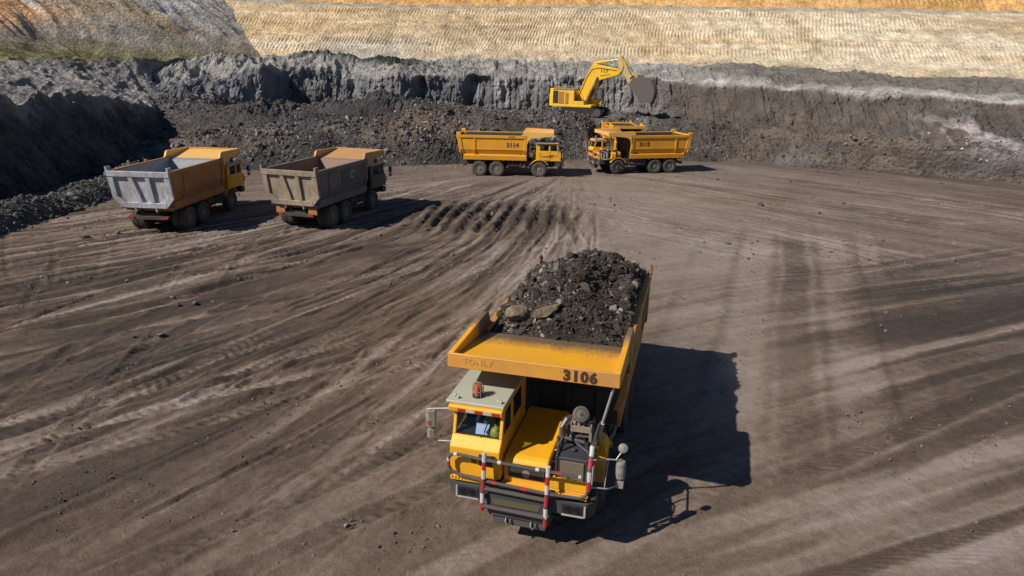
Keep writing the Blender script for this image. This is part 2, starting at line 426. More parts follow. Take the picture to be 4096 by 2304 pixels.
for k in range(6):                                      # odd crossings
    ya = rs.uniform(14, 46); xa = rs.uniform(-26, 4); g = rs.uniform(-.9, .3); w_ = rs.uniform(.14, .3)
    for off in (-1.2, 1.2): track(xa+off, ya, g, rs.uniform(-.02, .02), ya-6, ya+6, w_, .025, rs.choice([-1, 1])*.07, 1., 1500+k*3+int(off > 0))
for k in range(26):                                     # broad sweeping arcs across the near floor
    ya = rs.uniform(10, 34); xa = rs.uniform(-.62, .10)*ya*1.1; g = rs.uniform(.2, 1.9); kq_ = rs.uniform(-.045, .03); ln = rs.uniform(7, 14); w_ = rs.uniform(.16, .42); dt = rs.choice([-1, 1], p=[.55, .45])*rs.uniform(.10, .24); td = float(rs.rand() < .6)
    for off in (-1.2, 1.2): track(xa+off, ya, g, kq_, ya-.45*ln, ya+.55*ln, w_, .03, dt, td, 1700+k*3+int(off > 0))
# the haul lane coming straight toward the viewer: pale packed strips beside a darker crown
for off, w_, dt in ((-2.0, .80, .22), (0, .55, -.12), (1.8, .75, .22), (3.4, .5, .10), (-4.0, .9, .12)):
    track(16.2+off*1.1, 39, .375*(1+off*.012), 0, 13, 44, w_, .02, dt, 0, 400+int(off*10))
for xa, ya, g, dt, w_, y0, y1 in ((18, 24.5, 2.3, .30, .42, 19, 33), (20, 27.5, 2.3, -.17, .9, 22, 34), (17, 21.2, 2.1, -.15, .9, 16, 30), (22, 24.0, 2.2, .26, .36, 17, 32), (20, 25.6, 2.25, .26, .3, 19, 33), (17, 22.6, 2.2, .24, .34, 17, 31), (16, 17.5, 2.2, .15, .4, 12, 26), (14, 15.2, 2.1, -.14, .7, 11, 22), (19, 18.6, 2.2, -.10, .5, 13, 26)):
    track(xa, ya, g, .05, y0, y1, w_, .02, dt, 0, 500+int(xa*ya))
for c0, m_, dt, w_ in ((-9, 1.1, .12, .5), (-15, 1.15, -.16, 1.0), (-5, 1.2, -.18, 1.1), (-20, 1.0, .12, .5), (-1, 1., -.16, .9), (2, 1., .12, .5), (-12, .95, -.14, .7)):
    track(c0, 40, float(gl_(c0))*m_, 0, 5, 40, w_, .04, dt, 0, 500+int(c0), BEND)
# crisp short scores and torn clods, denser toward the parked trucks
msk = np.clip(.35+1.6*fbm(X*.11, Y*.11, 21, 3), 0, 1)*(1-side*.6)*sstep(8, 20, Y)*sstep(64, 48, Y)
ln_ = sstep(.22, .32, streak(5.5, .32, 22))*msk; ln2 = sstep(.22, .30, streak(10, .8, 24))*np.clip(msk*1.4, 0, 1)
H -= .075*ln_ + .035*ln2; tone -= .24*ln_ + .20*ln2
H += .05*sstep(.12, .2, streak(4.2, .28, 27))*msk; tone += .07*sstep(.15, .25, streak(3.4, .2, 28))*msk
# churned mud between the parked trucks and the loading face
patch = np.exp(-(((X+1.3)/5.0)**2 + ((Y-43.5)/4.8)**2)**1.5)
cm = X - .15*(Y-43) - .006*(Y-43)*(X-2) + .5*vn(X*.35, Y*.12, 30)
mr = .5+.5*np.cos(2*PI*(cm/.95)) ; mr = np.clip(mr*(.4+1.2*np.clip(vn(cm*.5, Y*.16, 31)+.5, 0, 1)), 0, 1); mr2 = vn(cm*2.6, Y*.6, 32)
H = H*(1-.6*patch) + patch*(.40*(mr-.4) + .30*mr2 + .26*rfbm(X*1.6, Y*1.6, 33, 4)); tone -= patch*(.50 + .3*fbm(X*1.5, Y*1.5, 35, 3) + .50*(.45-mr) + .25*mr2 + .5*np.clip(fbm(X*.5, Y*.3, 34, 3), -.2, .4))
patch2 = np.exp(-(((X+8.5)/5.5)**2 + ((Y-34.5)/2.6)**2)**1.5)
H += patch2*(.34*(np.abs(vn((c+wob)*1.8, Y*.1, 41))*2-.3) + .16*vn(c*4, Y*.5, 42)); tone -= patch2*(.10+.34*vn(c*1.8, Y*.1, 41))
patch3 = np.exp(-(((X+16)/8)**2 + ((Y-29)/3.)**2)**1.5)
H += patch3*.22*vn((c+wob)*2.3, Y*.12, 43); tone -= patch3*(.05+.3*vn((c+wob)*2.3, Y*.12, 43))
# damp strip under the right hand wall, dusty middle paled further to paint in airborne haze, pale spills
tone -= .16*np.exp(-((Y-(72.5-.32*np.maximum(X-20, 0)))/5.)**2)*sstep(14, 24, X)
tone -= .34*np.exp(-((np.maximum(0, np.abs(X-24)-9)/3)**2+((Y-25.5-.12*(X-18))/5.5)**4))*sstep(-.6, .6, X-(11.2+.39*(Y-21))); tone += .06*sstep(2, 9, X)
tone += .20*np.exp(-(((X-6)/8)**2+((Y-36)/13)**2)) + .14*np.exp(-(((X-2)/24)**2+((Y-54)/6)**2)) + .05*sstep(26, 40, Y)
tone -= .13*np.exp(-(((X+9)/10)**2+((Y-13)/9)**2)); tone += .05*np.exp(-(((X-9)/6)**2+((Y-14)/9)**2))
tone -= .12*sstep(2, -7, X)*sstep(34, 22, Y)
warm += .6*np.exp(-(((X+2)/6)**2+((Y-24)/8)**2))
for px, py, sx, sy, am in ((-17.4, 27.7, .8, .35, .6), (29, 44, 1.6, .4, .35), (24, 47, 1., .3, .3), (-23, 24, 2.2, 1.0, .25), (8.5, 11.6, .25, .1, .4)):
    tone += am*np.exp(-(((X-px-.6*(Y-py))/sx)**2+((Y-py)/sy)**2))*(.6+fbm(X*3, Y*3, 51, 3))
tone = .52 + .47*np.tanh((tone-.52)/.47); H = .30*np.tanh(H/.30)
H = H*near + .15*fbm(X*.06, Y*.06, 61, 2)*sstep(14, 40, Y)*0
H = np.where(Y < 4, 0, H)
col = np.stack([np.clip(tone, 0, 1.2), wet, np.clip(warm, 0, 1)], -1).reshape(-1, 3)
ground = mesh_np('ground', np.stack([X, Y, H], -1).reshape(-1, 3), grid_faces(len(yy), nc), M['ground'], col=col)
tag(ground, 'wide pit floor of brown dirt crossed by curving tyre tracks', None, None, 'structure')

# ------------------------------------------------------------------ quarry terrain: swept wall profiles
def lerp_keys(keys, x):
    k = np.array(keys, float)
    return np.interp(x, k[:, 0], k[:, 1]), np.interp(x, k[:, 0], k[:, 2])
LV = {
 1: [(-60,63,-.2),(-35,62,-.2),(-22,60,-.2),(-10,64,-.2),(0,68.5,-.2),(7.6,71,-.2),(8.8,78.5,-.2),(13.6,78.5,-.2),(14.8,71,-.2),(24,70.5,-.2),(35.5,65.3,-.2),(44,60.3,-.2),(60,52,-.2),(110,30,-.2)],
 2: [(-51.8,70,3.4),(-42,70,3.4),(-35.2,73,3.2),(-24.7,75,3.6),(-18.5,75,3.9),(-12.4,76,3.9),(-4.1,78,3.8),(-.3,79,3.7),(7.0,79.6,3.6),(8.8,80.6,3.45),(13.6,81,3.3),(15.5,79,3.0),(19.5,77,2.5),(24.9,74,2.6),(35.2,66,3.0),(43.7,61,3.0),(60,54,3),(110,32,3)],
 3: [(-56.1,78,2.8),(-42,75,4.6),(-36,77,4.2),(-28.3,82,3.7),(-27.2,86.5,3.6),(-19.5,87,3.8),(-16.0,84,3.9),(-13.4,83,4.0),(-9,86,3.8),(-4.6,87,3.6),(-.4,88,3.4),(7.5,88.5,3.4),(14.7,87,3.2),(20.7,81,2.7),(25.2,75,2.7),(35.6,66.8,3.0),(44.3,62,3.4),(60,55,3.4),(110,33,3.4)],
 4: [(-59.7,85,7.2),(-44,86,7.4),(-36,85,7.1),(-28.9,84.5,7.1),(-27.6,88.6,7.2),(-20,89.4,7.5),(-16.6,86.4,7.5),(-13.7,85,7.5),(-9,88.5,7.4),(-4.7,90,7.4),(-.4,91,7.4),(7.6,91,7.5),(14.8,90,7.8),(21.2,86,7.6),(26,79,7.2),(37,71,6.9),(45.6,65,6.4),(62,58,6.4),(112,36,6.4)],
 5: [(-68.2,97,8.4),(-43.6,95,8.8),(-30.7,95,8.9),(-23.2,96,9.1),(-15.4,96,9.1),(-5.2,98,9.3),(-.5,99,9.3),(8.2,99,9.2),(16,98,9.),(23.3,95,9.),(30,92,9.2),(43.5,84,8.),(55.6,80,8.1),(75,72,8.1),(120,50,8.1)],
 6: [(-76.7,112,17.8),(-50.2,112,17.4),(-35.2,111,16.8),(-26.4,111,16.7),(-17.7,112,16.5),(-6,114,16.7),(-.7,114,16.8),(9.1,114,17.),(18.1,114,17.1),(26.9,113,17.1),(35.2,111,16.9),(53.7,107,16.8),(66.,105,16.6),(68,106.5,16.2),(70,114,17.2),(90,107,17.2),(130,90,17.2)],
 7: [(-80,117,18.8),(-52.4,117,18.3),(-36.7,116,17.7),(-27.5,116,17.5),(-18.5,117,17.4),(-6.3,119,17.6),(-.7,119,17.7),(9.4,119,17.9),(18.8,119,17.9),(28,118,17.9),(36.7,116,17.7),(56.1,112,17.6),(73.3,117,17.8),(130,98,18)],
 8: [(-98.3,150,41.6),(0,150,43),(95,150,44.4),(135,140,44.4)],
 9: [(-98.3,190,44),(0,190,46),(95,190,46),(135,180,46)]}
XS = np.concatenate([np.linspace(-112, -50, 70, endpoint=False), np.arange(-50, 77, .092), np.linspace(77, 130, 60)])
counts = {1: 46, 2: 14, 3: 46, 4: 34, 5: 96, 6: 10, 7: 46, 8: 4}
rows = []; lev = []
for L in range(1, 9):
    y0, z0 = lerp_keys(LV[L], XS); y1, z1 = lerp_keys(LV[L+1], XS)
    for i in range(counts[L]):
        tt = i/counts[L]; rows.append((y0+(y1-y0)*tt, z0+(z1-z0)*tt)); lev.append(L+tt)
y1, z1 = lerp_keys(LV[9], XS); rows.append((y1, z1)); lev.append(9.)
Yt = np.array([r[0] for r in rows]); Zt = np.array([r[1] for r in rows]); Xt = np.repeat(XS[None], len(rows), 0); T = np.repeat(np.array(lev)[:, None], len(XS), 1)
Z0 = Zt.copy()
def band(a, b, s=.25): return sstep(a-s, a+s, T)*sstep(b+s, b-s, T)
# slumped rubble slope
wr = band(1.12, 2.95, .12)
Zt += wr*(.75*fbm(Xt*.33, Yt*.33, 71, 3) + (.55*rfbm(Xt*.8, Yt*.8, 72, 4) + .26*rfbm(Xt*2.4, Yt*2.4, 73, 3))*np.clip(.6+1.4*fbm(Xt*.15, Yt*.2, 74, 2), .15, 1.4) + .5*rfbm(Xt*.12, Yt*.25, 75, 3))
Zt += np.exp(-(((Xt+13)/6)**2+((Yt-80)/4)**2))*1.3*wr + np.exp(-(((Xt+26)/4)**2+((Yt-77)/4)**2))*1.1*wr
# level pad trodden by the excavator's tracks
pad = np.exp(-((np.maximum(0, np.abs(Xt-7.6)-2.6)/1.0)**2+(np.maximum(0, np.abs(Yt-82.6)-2.6)/.8)**2)); Zt = Zt*(1-pad) + 3.40*pad
# ribs cut into the faces by the bucket teeth
wf = band(3.05, 3.95, .12)
rib = .55*vn(Xt*.22, Zt*.12, 81) + .34*vn(Xt*.8, Zt*.12, 82) + .20*vn(Xt*2.1+.2*Zt, Zt*.2, 83) + .10*vn(Xt*4.2, Zt*.5, 84)
right_cut = sstep(17, 24, Xt)
Yt += wf*(rib*1.9 + .14*vn(Xt*7, Zt*.6, 841) + .75*rfbm(Xt*.7, Zt*.5, 85, 4) + .30*rfbm(Xt*2.4, Zt*1.2, 851, 3))
for xn, wd, dp in ((-5.2, .9, 1.6), (-3.6, .5, .9), (2.1, .35, .5), (17, .6, .8), (-11.5, .7, 1.2), (24.5, .3, .4), (29, .35, .5), (33.5, .3, .4)):
    Yt += wf*dp*np.exp(-((Xt-xn-.15*(Zt-5))/wd)**2)
# lumpy shelf above the face
wsf = band(4.0, 5.0, .2)
Zt += wsf*(.60*rfbm(Xt*.4, Yt*.35, 86, 4) + .30*rfbm(Xt*1.3, Yt*.8, 87, 4))
lf = sstep(-14, -24, Xt)*band(3.0, 4.8, .3); Zt += lf*(1.5*rfbm(Xt*.2, Yt*.2, 861, 4)+.55*rfbm(Xt*.8, Yt*.6, 862, 4)); Yt += lf*1.6*fbm(Xt*.25, Zt*.3, 863, 3)
Zt += band(3.6, 4.3, .2)*.45*fbm(Xt*.35, Xt*0+7, 864, 4)
Zt += band(4.15, 4.9, .2)*.8*sstep(20, 27, Xt)*np.clip(vn(Xt*.22, Yt*.1, 88)+.25, 0, 1)
Zt += np.exp(-((T-4.7)/.15)**2)*.5*sstep(-30, -26, Xt)*sstep(-12, -17, Xt)
# combed sand slope: rows of tooth marks
wb = band(5.12, 5.97, .06)
hgt = Zt-9
cw = hgt/1.12 + .9*vn(Xt*.035, hgt*0, 90) + .25*vn(Xt*.3, hgt*0, 901); course = np.floor(cw); fr = cw - course
lean = np.interp(XS, [-40, -20, 0, 25, 50, 70], [-.05, .14, .35, .5, .85, 1.2])[None]
ph = (Xt - lean*hgt + .9*vn(Xt*.12, hgt*.2, 91) + course*.37 + .22*fbm(Xt*.6, hgt*.5, 93, 2))/.45
am = np.clip(.55 + 1.7*vn(Xt*.09+course*3.1, course*1.7, 92) + .8*vn(Xt*.5, hgt*.6, 94), .0, 1)*sstep(.1, .9, hgt)
comb = (np.abs(((ph) % 1)-.5)*2)**.8
cmb = wb*am*comb*np.sin(np.clip(fr, .02, .98)*PI)**.35
Zt += .17*cmb; Yt -= .06*cmb
Yt -= wb*( .5*fbm(Xt*.05, hgt*.12, 95, 2) + .10*fbm(Xt*.7, hgt*.7, 96, 3))
Yt -= wb*.07*(np.cos(fr*2*PI)); Zt += wb*(.16*rfbm(Xt*.35, hgt*.35, 961, 4) + .25*fbm(Xt*.10, hgt*.2, 962, 2))
wo = band(7.05, 8.0, .05)
cmb = wo*(np.abs(((Xt-.2*Zt)/1.0 + .6*vn(Xt*.15, Zt*.2, 97)) % 1-.5)*2)
Zt += .22*cmb; Yt -= .1*cmb
Yt -= wo*( .9*fbm(Xt*.08, Zt*.1, 98, 3))
Zt += band(6.0, 7.0, .1)*.35*fbm(Xt*.9, Yt*.9, 99, 3)
# colours of the strata (albedo)
def C(*v): return np.array(v)
colr = np.zeros(Xt.shape+(3,))
def lay(wt, c):
    global colr
    colr = colr*(1-wt[..., None]) + wt[..., None]*np.asarray(c)
jt = T + .16*fbm(Xt*.25, Zt*.6, 101, 3) + .05*vn(Xt*1.5, Zt*1.5, 103)
lay(np.ones_like(Xt), C(.088, .077, .069))
lay(sstep(1.6, 2.6, jt)*sstep(12, 0, Xt), C(.115, .108, .106))
lay(sstep(1.1, 1.7, jt)*sstep(14, 22, Xt), C(.105, .084, .070))
lay(np.clip(1.6*fbm(Xt*.2, Yt*.3, 104, 3)+.05, 0, .8)*sstep(2.4, 1.2, jt), C(.16, .125, .10))
lay(np.exp(-(((Xt+10)/5)**2+((Zt-3.2)/.9)**2)), C(.18, .13, .095))
ws_ = sstep(3.0, 2.8, jt)
lay(ws_*np.clip(2.6*fbm(Xt*.13, Yt*.2, 1401, 3)-.05, 0, .8), C(.045, .043, .042)); lay(ws_*np.clip(2.6*fbm(Xt*.16, Yt*.25, 1402, 3)-.25, 0, .8), C(.17, .15, .14))
lay(ws_*sstep(16, 24, Xt)*np.clip(3*vn(Xt*.12, Zt*2.2, 1403)-.2, 0, .7), C(.165, .13, .105)); lay(ws_*np.exp(-(((Xt+6)/7)**2+((Yt-67)/3)**2))*.8, C(.045, .047, .042)); lay(ws_*np.exp(-(((Xt+22)/6)**2+((Zt-3.4)/.8)**2))*.7, C(.05, .05, .055))  # last patch paints the shadow of the recess onto the rubble
lay(sstep(2.85, 3.1, jt), C(.175, .168, .168))
fs = sstep(2.9, 3.1, jt)
lay(fs*np.clip(2.2*vn(Xt*1.7, Zt*.12, 1051)-.15, 0, .8), C(.36, .35, .34)); lay(fs*np.clip(2.2*vn(Xt*1.1, Zt*.10, 1052)-.25, 0, .8), C(.10, .10, .105))
lay(sstep(2.85, 3.1, jt)*sstep(-2, -18, Xt)*.7, C(.175, .18, .195))
lay(sstep(2.75, 3.05, jt)*sstep(13, 20, Xt), C(.115, .095, .080))
lay(sstep(2.7, 3.0, jt)*sstep(3.75, 3.2, jt)*np.clip(.2+2*vn(Xt*.16, Zt*.3, 106), 0, .75), C(.085, .082, .082))
lay(sstep(3.86, 4.02, jt), C(.32, .305, .28)); lay(sstep(3.9, 4.05, jt)*np.clip(2.0*fbm(Xt*.6, Yt*.4, 1053, 3)-.1, 0, .6), C(.19, .185, .175))
tj = T + .05*vn(Xt*.2, Xt*0, 1054)
lay(sstep(3.95, 3.98, tj)*sstep(4.045, 4.02, tj)*sstep(13, 18, Xt)*np.clip(.55+1.2*vn(Xt*.9, Zt*.2, 105), 0, .9), C(.46, .43, .40))
lay(sstep(4.10, 4.2, jt)*sstep(19, 25, Xt)*np.clip(.75+vn(Xt*.1, Zt*.1, 107), 0, 1), C(.17, .155, .135))
lay(sstep(4.35, 4.6, jt)*sstep(5.0, 4.85, jt)*sstep(-29, -26, Xt)*sstep(-10, -15, Xt), C(.05, .058, .045))
lay(sstep(4.9, 5.12, jt + .12*vn(Xt*.12, Zt*.3, 108)), C(.65, .505, .325))
lay(sstep(4.95, 5.1, jt)*sstep(5.45, 5.1, jt)*np.clip(.4+vn(Xt*.1, Zt*.3, 109), 0, .8), C(.55, .47, .33))
lay(sstep(5., 5.2, jt)*sstep(0, -30, Xt)*.7, C(.64, .46, .26))
lay(sstep(5.0, 5.2, jt)*sstep(20, 45, Xt)*.7, C(.72, .615, .455))
lay(sstep(4.9, 5.1, jt)*sstep(5.6, 5.2, jt)*np.exp(-((Xt+20)/7)**2)*.8, C(.40, .38, .34))
lay(sstep(5.2, 5.4, jt)*np.clip(2.0*fbm(Xt*.07, Zt*.22, 110, 3)-.15, 0, .55), C(.44, .33, .20))
bs_ = sstep(5.1, 5.3, jt)*sstep(5.98, 5.9, jt)
lay(bs_*np.clip(2.2*vn(Xt*.04, hgt*1.5, 1501)-.1, 0, .55), C(.52, .37, .20)); lay(bs_*np.clip(2.2*vn(Xt*.05, hgt*2.4, 1502)-.2, 0, .55), C(.78, .69, .54)); lay(bs_*np.clip(2.5*vn(Xt*.5, hgt*.15, 1503)-.35, 0, .5), C(.44, .33, .19))
lay(np.exp(-(((Xt-67.3)/1.1)**2))*sstep(5.3, 5.5, jt)*sstep(6.0, 5.9, jt), C(.56, .40, .12))
lay(sstep(5.92, 6.05, jt), C(.42, .36, .28))
lay(sstep(6.75, 6.95, jt), C(.66, .38, .14))
lay(sstep(6.9, 7.2, jt)*np.clip(.3+1.2*fbm(Xt*.1, Zt*.15, 112, 3), 0, .6), C(.74, .50, .24))
lay(np.exp(-(((Xt-41.5)/3.4)**2+((Zt-3.6)/1.5)**2))*sstep(-.1, .25, fbm(Xt*.8, Zt*1.1, 113, 3)+.12), C(.42, .37, .37))
V = np.stack([Xt, Yt, Zt], -1).reshape(-1, 3)
terrain = mesh_np('terrain', V, grid_faces(len(rows), len(XS)), M['terrain'], smooth=False, col=colr.reshape(-1, 3))
tag(terrain, 'stepped quarry wall of dark rock below combed pale sand and orange earth', None, None, 'structure')

# left hand bench: swept along Y, profile toward -X
ys = np.concatenate([np.linspace(8, 30, 30, endpoint=False), np.arange(30, 84, .2), np.linspace(84, 140, 130)])
def lk(keys): k = np.array(keys, float); return np.interp(ys, k[:, 0], k[:, 1]), np.interp(ys, k[:, 0], k[:, 2])
LL = {1: [(8,-33.5,-1.6),(62,-33.5,-1.6),(70,-35.2,-1),(78,-38,-1),(100,-42,-1),(140,-48,-1)],
      2: [(8,-35.8,6.4),(48,-35.8,6.4),(52,-35.9,5.7),(57,-36.2,6.1),(62,-36.2,5.9),(67,-36.0,5.0),(72,-36.5,4.2),(79,-40.5,5.5),(92,-44,7.2),(140,-54,7)],
      3: [(8,-50,8.4),(65,-50,8.8),(80,-47,8.9),(95,-32.5,8.7),(112,-33,10),(140,-39,10)],
      4: [(8,-108,42),(65,-106,43),(80,-98,43),(95,-83,43),(113,-83,43),(140,-90,43)]}
cnt = {1: 44, 2: 60, 3: 110}; rows = []; lev = []
for L in (1, 2, 3):
    x0, z0 = lk(LL[L]); x1, z1 = lk(LL[L+1])
    for i in range(cnt[L]): tt = i/cnt[L]; rows.append((x0+(x1-x0)*tt, z0+(z1-z0)*tt)); lev.append(L+tt)
x1, z1 = lk(LL[4]); rows.append((x1, z1)); lev.append(4.)
Xl = np.array([r[0] for r in rows]); Zl = np.array([r[1] for r in rows]); Yl = np.repeat(ys[None], len(rows), 0); T = np.repeat(np.array(lev)[:, None], len(ys), 1)
wf = band(1.1, 1.98, .1)
Xl += wf*(1.6*vn(Yl*.16+.1*Zl, Zl*.1, 121) + 1.0*rfbm(Yl*.4+.25*Zl, Zl*.15, 122, 4) + .4*rfbm(Yl*1.5, Zl*.8, 123, 3))
Zl += band(1.7, 3.0, .2)*(1.0*rfbm(Xl*.25, Yl*.25, 124, 4) + .40*rfbm(Xl*.9, Yl*.8, 126, 4) - .2)
wb = band(3.08, 4, .05)
qd = Yl - .38*Zl + .9*vn(Yl*.2, Zl*.25, 127)
ph = qd/1.4
sth = rfbm(qd*.8, Zl*.16, 129, 4)
dd = wb*(.5*fbm(Yl*.12, Zl*.15, 128, 3) + .55*sth + .25*rfbm(qd*2.6, Zl*.35, 130, 3))
Xl += dd*.7; Zl += dd*.6
colr = np.zeros(Xl.shape+(3,)); jt = T + .12*fbm(Yl*.2, Zl*.5, 131, 3)
lay(np.ones_like(Xl), C(.10, .105, .10))
lay(sstep(1.75, 2.05, jt), C(.30, .28, .265))
lay(sstep(2.0, 2.3, jt)*np.clip(.45+1.5*fbm(Xl*.25, Yl*.25, 132, 3), 0, .8), C(.20, .19, .18))
lay(sstep(2.80, 2.92, jt)*sstep(3.08, 3.0, jt)*np.clip(.6+vn(Yl*.4, Zl, 1321), 0, 1), C(.24, .21, .12))
lay(sstep(2.98, 3.10, jt), C(.50, .43, .35))
lay(sstep(3.0, 3.12, jt)*np.clip(.3+1.7*vn(ph*.6, Zl*.12, 133), 0, .8), C(.36, .28, .17))
sl_ = sstep(3.02, 3.14, jt)
lay(sl_*np.exp(-(((Yl-79)/8)**2+((Zl-10.8)/1.1)**2))*.85, C(.47, .49, .53))
lay(sl_*np.clip(np.exp(-(((Yl-78)/5.5)**2+((Zl-13.2-.15*(Yl-78))/1.5)**2))*1.5, 0, 1)*.95, C(.66, .36, .17))
lay(sl_*np.exp(-((qd-83.5)/5)**2)*np.clip(.9+vn(qd*.6, Zl*.3, 1332), 0, 1), C(.34, .235, .12))
lay(sl_*np.exp(-(((Yl-88.5)/1.8)**2+((Zl-10.9)/.7)**2)), C(.44, .24, .09))
lay(sl_*np.exp(-(((Yl-86)/1.5)**2+((Zl-11.8)/.8)**2))*.8, C(.46, .40, .26))
lay(sl_*sstep(90, 94, Yl)*.8, C(.40, .39, .37))
lay(sl_*np.exp(-(((Yl-93)/2.5)**2+((Zl-15)/1.2)**2))*.9, C(.47, .48, .50))
fl_ = vn(qd*2.3, Zl*.5, 1333); lay(sl_*np.clip(3.5*(fl_-.16), 0, .85), C(.66, .62, .56)); lay(sl_*np.clip(3.5*(vn(qd*1.7, Zl*.4, 1334)-.2), 0, .7), C(.20, .17, .12))
gr_b = np.exp(-((Zl-9.3-.6*vn(Yl*.3, Zl*0, 1335))/.75)**2)*sstep(2.7, 2.9, jt)
lay(gr_b*np.clip(.75+.8*vn(Yl*.8, Zl*1.2, 1336), 0, .95), C(.25, .215, .10)); lay(gr_b*np.clip(3*(vn(Yl*1.6, Zl*2, 1337)-.15), 0, .8), C(.10, .10, .045))
hill = mesh_np('hillside', np.stack([Xl, Yl, Zl], -1).reshape(-1, 3)[:, :], grid_faces(len(rows), len(ys))[:, ::-1], M['terrain'], smooth=False, col=colr.reshape(-1, 3))
tag(hill, 'grey earth bench and slope rising at one side of the pit', None, None, 'structure')

# safety berm of dumped rock along the drop
ys = np.arange(20, 62, .16); k = np.linspace(-1, 1, 34)
bx = np.interp(ys, [20, 37, 47, 56, 62], [-29.6, -29.4, -29.0, -30.4, -33]); bh = 1.15+.5*vn(ys*.35, ys*0, 141)
prof = np.cos(k*PI/2)**1.3
Xb = bx[None] + k[:, None]*1.9; Yb = np.repeat(ys[None], len(k), 0)
Zb = prof[:, None]*bh[None] - .15 + prof[:, None]*.35*fbm(Xb*1.1, Yb*1.1, 142, 4)
cb = np.ones(Xb.shape+(3,))*C(.085, .085, .08) 
berm = mesh_np('berm', np.stack([Xb, Yb, Zb], -1).reshape(-1, 3), grid_faces(len(k), len(ys)), M['rock'], smooth=False, col=cb.reshape(-1, 3))
tag(berm, 'low berm of dark dumped rock at the edge of the floor', None, None, 'structure')

# ------------------------------------------------------------------ loose rubble (uncountable)
tv = V.reshape(Xt.shape+(3,)); r0, r1 = 4, 66
rr = np.random.RandomState(5)
# choose cells of the slope by area, denser toward the left and centre
ii = rr.randint(r0, r1, 150000); jj = rr.randint(200, len(XS)-120, 150000)
p = tv[ii, jj]; keep = rr.rand(150000) < np.clip(.62-.020*np.maximum(p[:, 0]-8, 0), .12, 1)*(.25+1.3*np.clip(vn(p[:, 0]*.25, p[:, 1]*.25, 151)+.5, 0, 1))*.42
keep &= ~((np.abs(p[:, 0]-7.6) < 3.6) & (np.abs(p[:, 1]-82.6) < 3.1)) | (rr.rand(150000) < 0)
p = p[keep]; n = len(p)
zone = np.clip(.5+1.5*fbm(p[:, 0]*.18, p[:, 1]*.25, 152, 3), 0, 1)
size = np.clip(np.exp(rr.randn(n)*.6-3.1+.55*zone), .028, .36)*np.where(p[:, 0] > 15, .75, 1)
pv, pf = rocks_arrays(p+np.c_[rr.randn(n)*.1, rr.randn(n)*.1, size*.25], size, rr)
base = np.where(rr.rand(n, 1) < .14, C(.22, .205, .20), np.where(rr.rand(n, 1) < .25, C(.17, .135, .105), C(.082, .075, .071)))
base = base*(.7+.6*rr.rand(n, 1))*(.7+.5*zone[:, None]); white = (np.abs(p[:, 0]-41.5) < 4)*(p[:, 2] > 1.6)*(rr.rand(n) < .6); base[white] = C(.42, .38, .38)
o = mesh_np('rubble', pv, pf, M['rock'], smooth=False, col=np.repeat(base, 12, 0))
tag(o, 'loose broken rock covering the slope below the quarry face', None, None, 'stuff')
# rock on the berm and crumbs on the floor
n = 5200; j = rr.randint(0, len(ys), n); a = rr.uniform(-1, 1.05, n)
p = np.c_[bx[j]+a*1.9, ys[j], np.cos(np.clip(a, -1, 1)*PI/2)**1.3*bh[j]-.05]; size = np.clip(np.exp(rr.randn(n)*.55-2.75), .03, .28)
pv, pf = rocks_arrays(p, size, rr)
o = mesh_np('berm_rubble', pv, pf, M['rock'], smooth=False, col=np.repeat((.055+.09*rr.rand(n, 1))*np.array([[1, .98, .94]]), 12, 0))
tag(o, 'dark broken rock lying over the low berm', None, None, 'stuff')
n = 11000; yc = np.exp(rr.uniform(math.log(10.5), math.log(66), n)); xc = rr.uniform(-.8, .8, n)*yc
cl = fbm(xc*.3, yc*.3, 161, 3) + 1.2*np.exp(-(((xc+1)/5)**2+((yc-43)/5)**2)) + .6*np.exp(-((yc-66)/4)**2)
kp = cl > .12; xc, yc = xc[kp], yc[kp]; n = len(xc); size = np.clip(np.exp(rr.randn(n)*.6-3.9), .010, .13)*np.clip(yc/22, .7, 2.2)
pv, pf = rocks_arrays(np.c_[xc, yc, size*.2], size, rr)
o = mesh_np('gravel', pv, pf, M['rock'], smooth=False, col=np.repeat((.07+.12*rr.rand(n, 1))*np.array([[1, .9, .82]]), 12, 0))
tag(o, 'scattered stones and clods on the pit floor', None, None, 'stuff')

# ------------------------------------------------------------------ dump trucks (x forward from the bumper, y left, z up)
def text_mesh(name, s, size, origin, xax, upax, mat, parent, bold=.012, depth=.004, space=1.0):
    cu = bpy.data.curves.new(name, 'FONT'); cu.body = s; cu.size = size; cu.extrude = depth; cu.offset = bold; cu.space_character = space
    cu.align_x = 'CENTER'; cu.align_y = 'CENTER'; cu.resolution_u = 3
    tmp = bpy.data.objects.new(name, cu); COL.objects.link(tmp)
    bpy.context.view_layer.update()
    me = bpy.data.meshes.new_from_object(tmp.evaluated_get(bpy.context.evaluated_depsgraph_get()))
    bpy.data.objects.remove(tmp); bpy.data.curves.remove(cu)
    x = Vector(xax).normalized(); u = Vector(upax).normalized(); z = x.cross(u)
    me.transform(Matrix(((x.x, u.x, z.x, origin[0]), (x.y, u.y, z.y, origin[1]), (x.z, u.z, z.z, origin[2]), (0, 0, 0, 1))))
    me.materials.clear(); me.name = name
    return link(name, me, mat, parent)

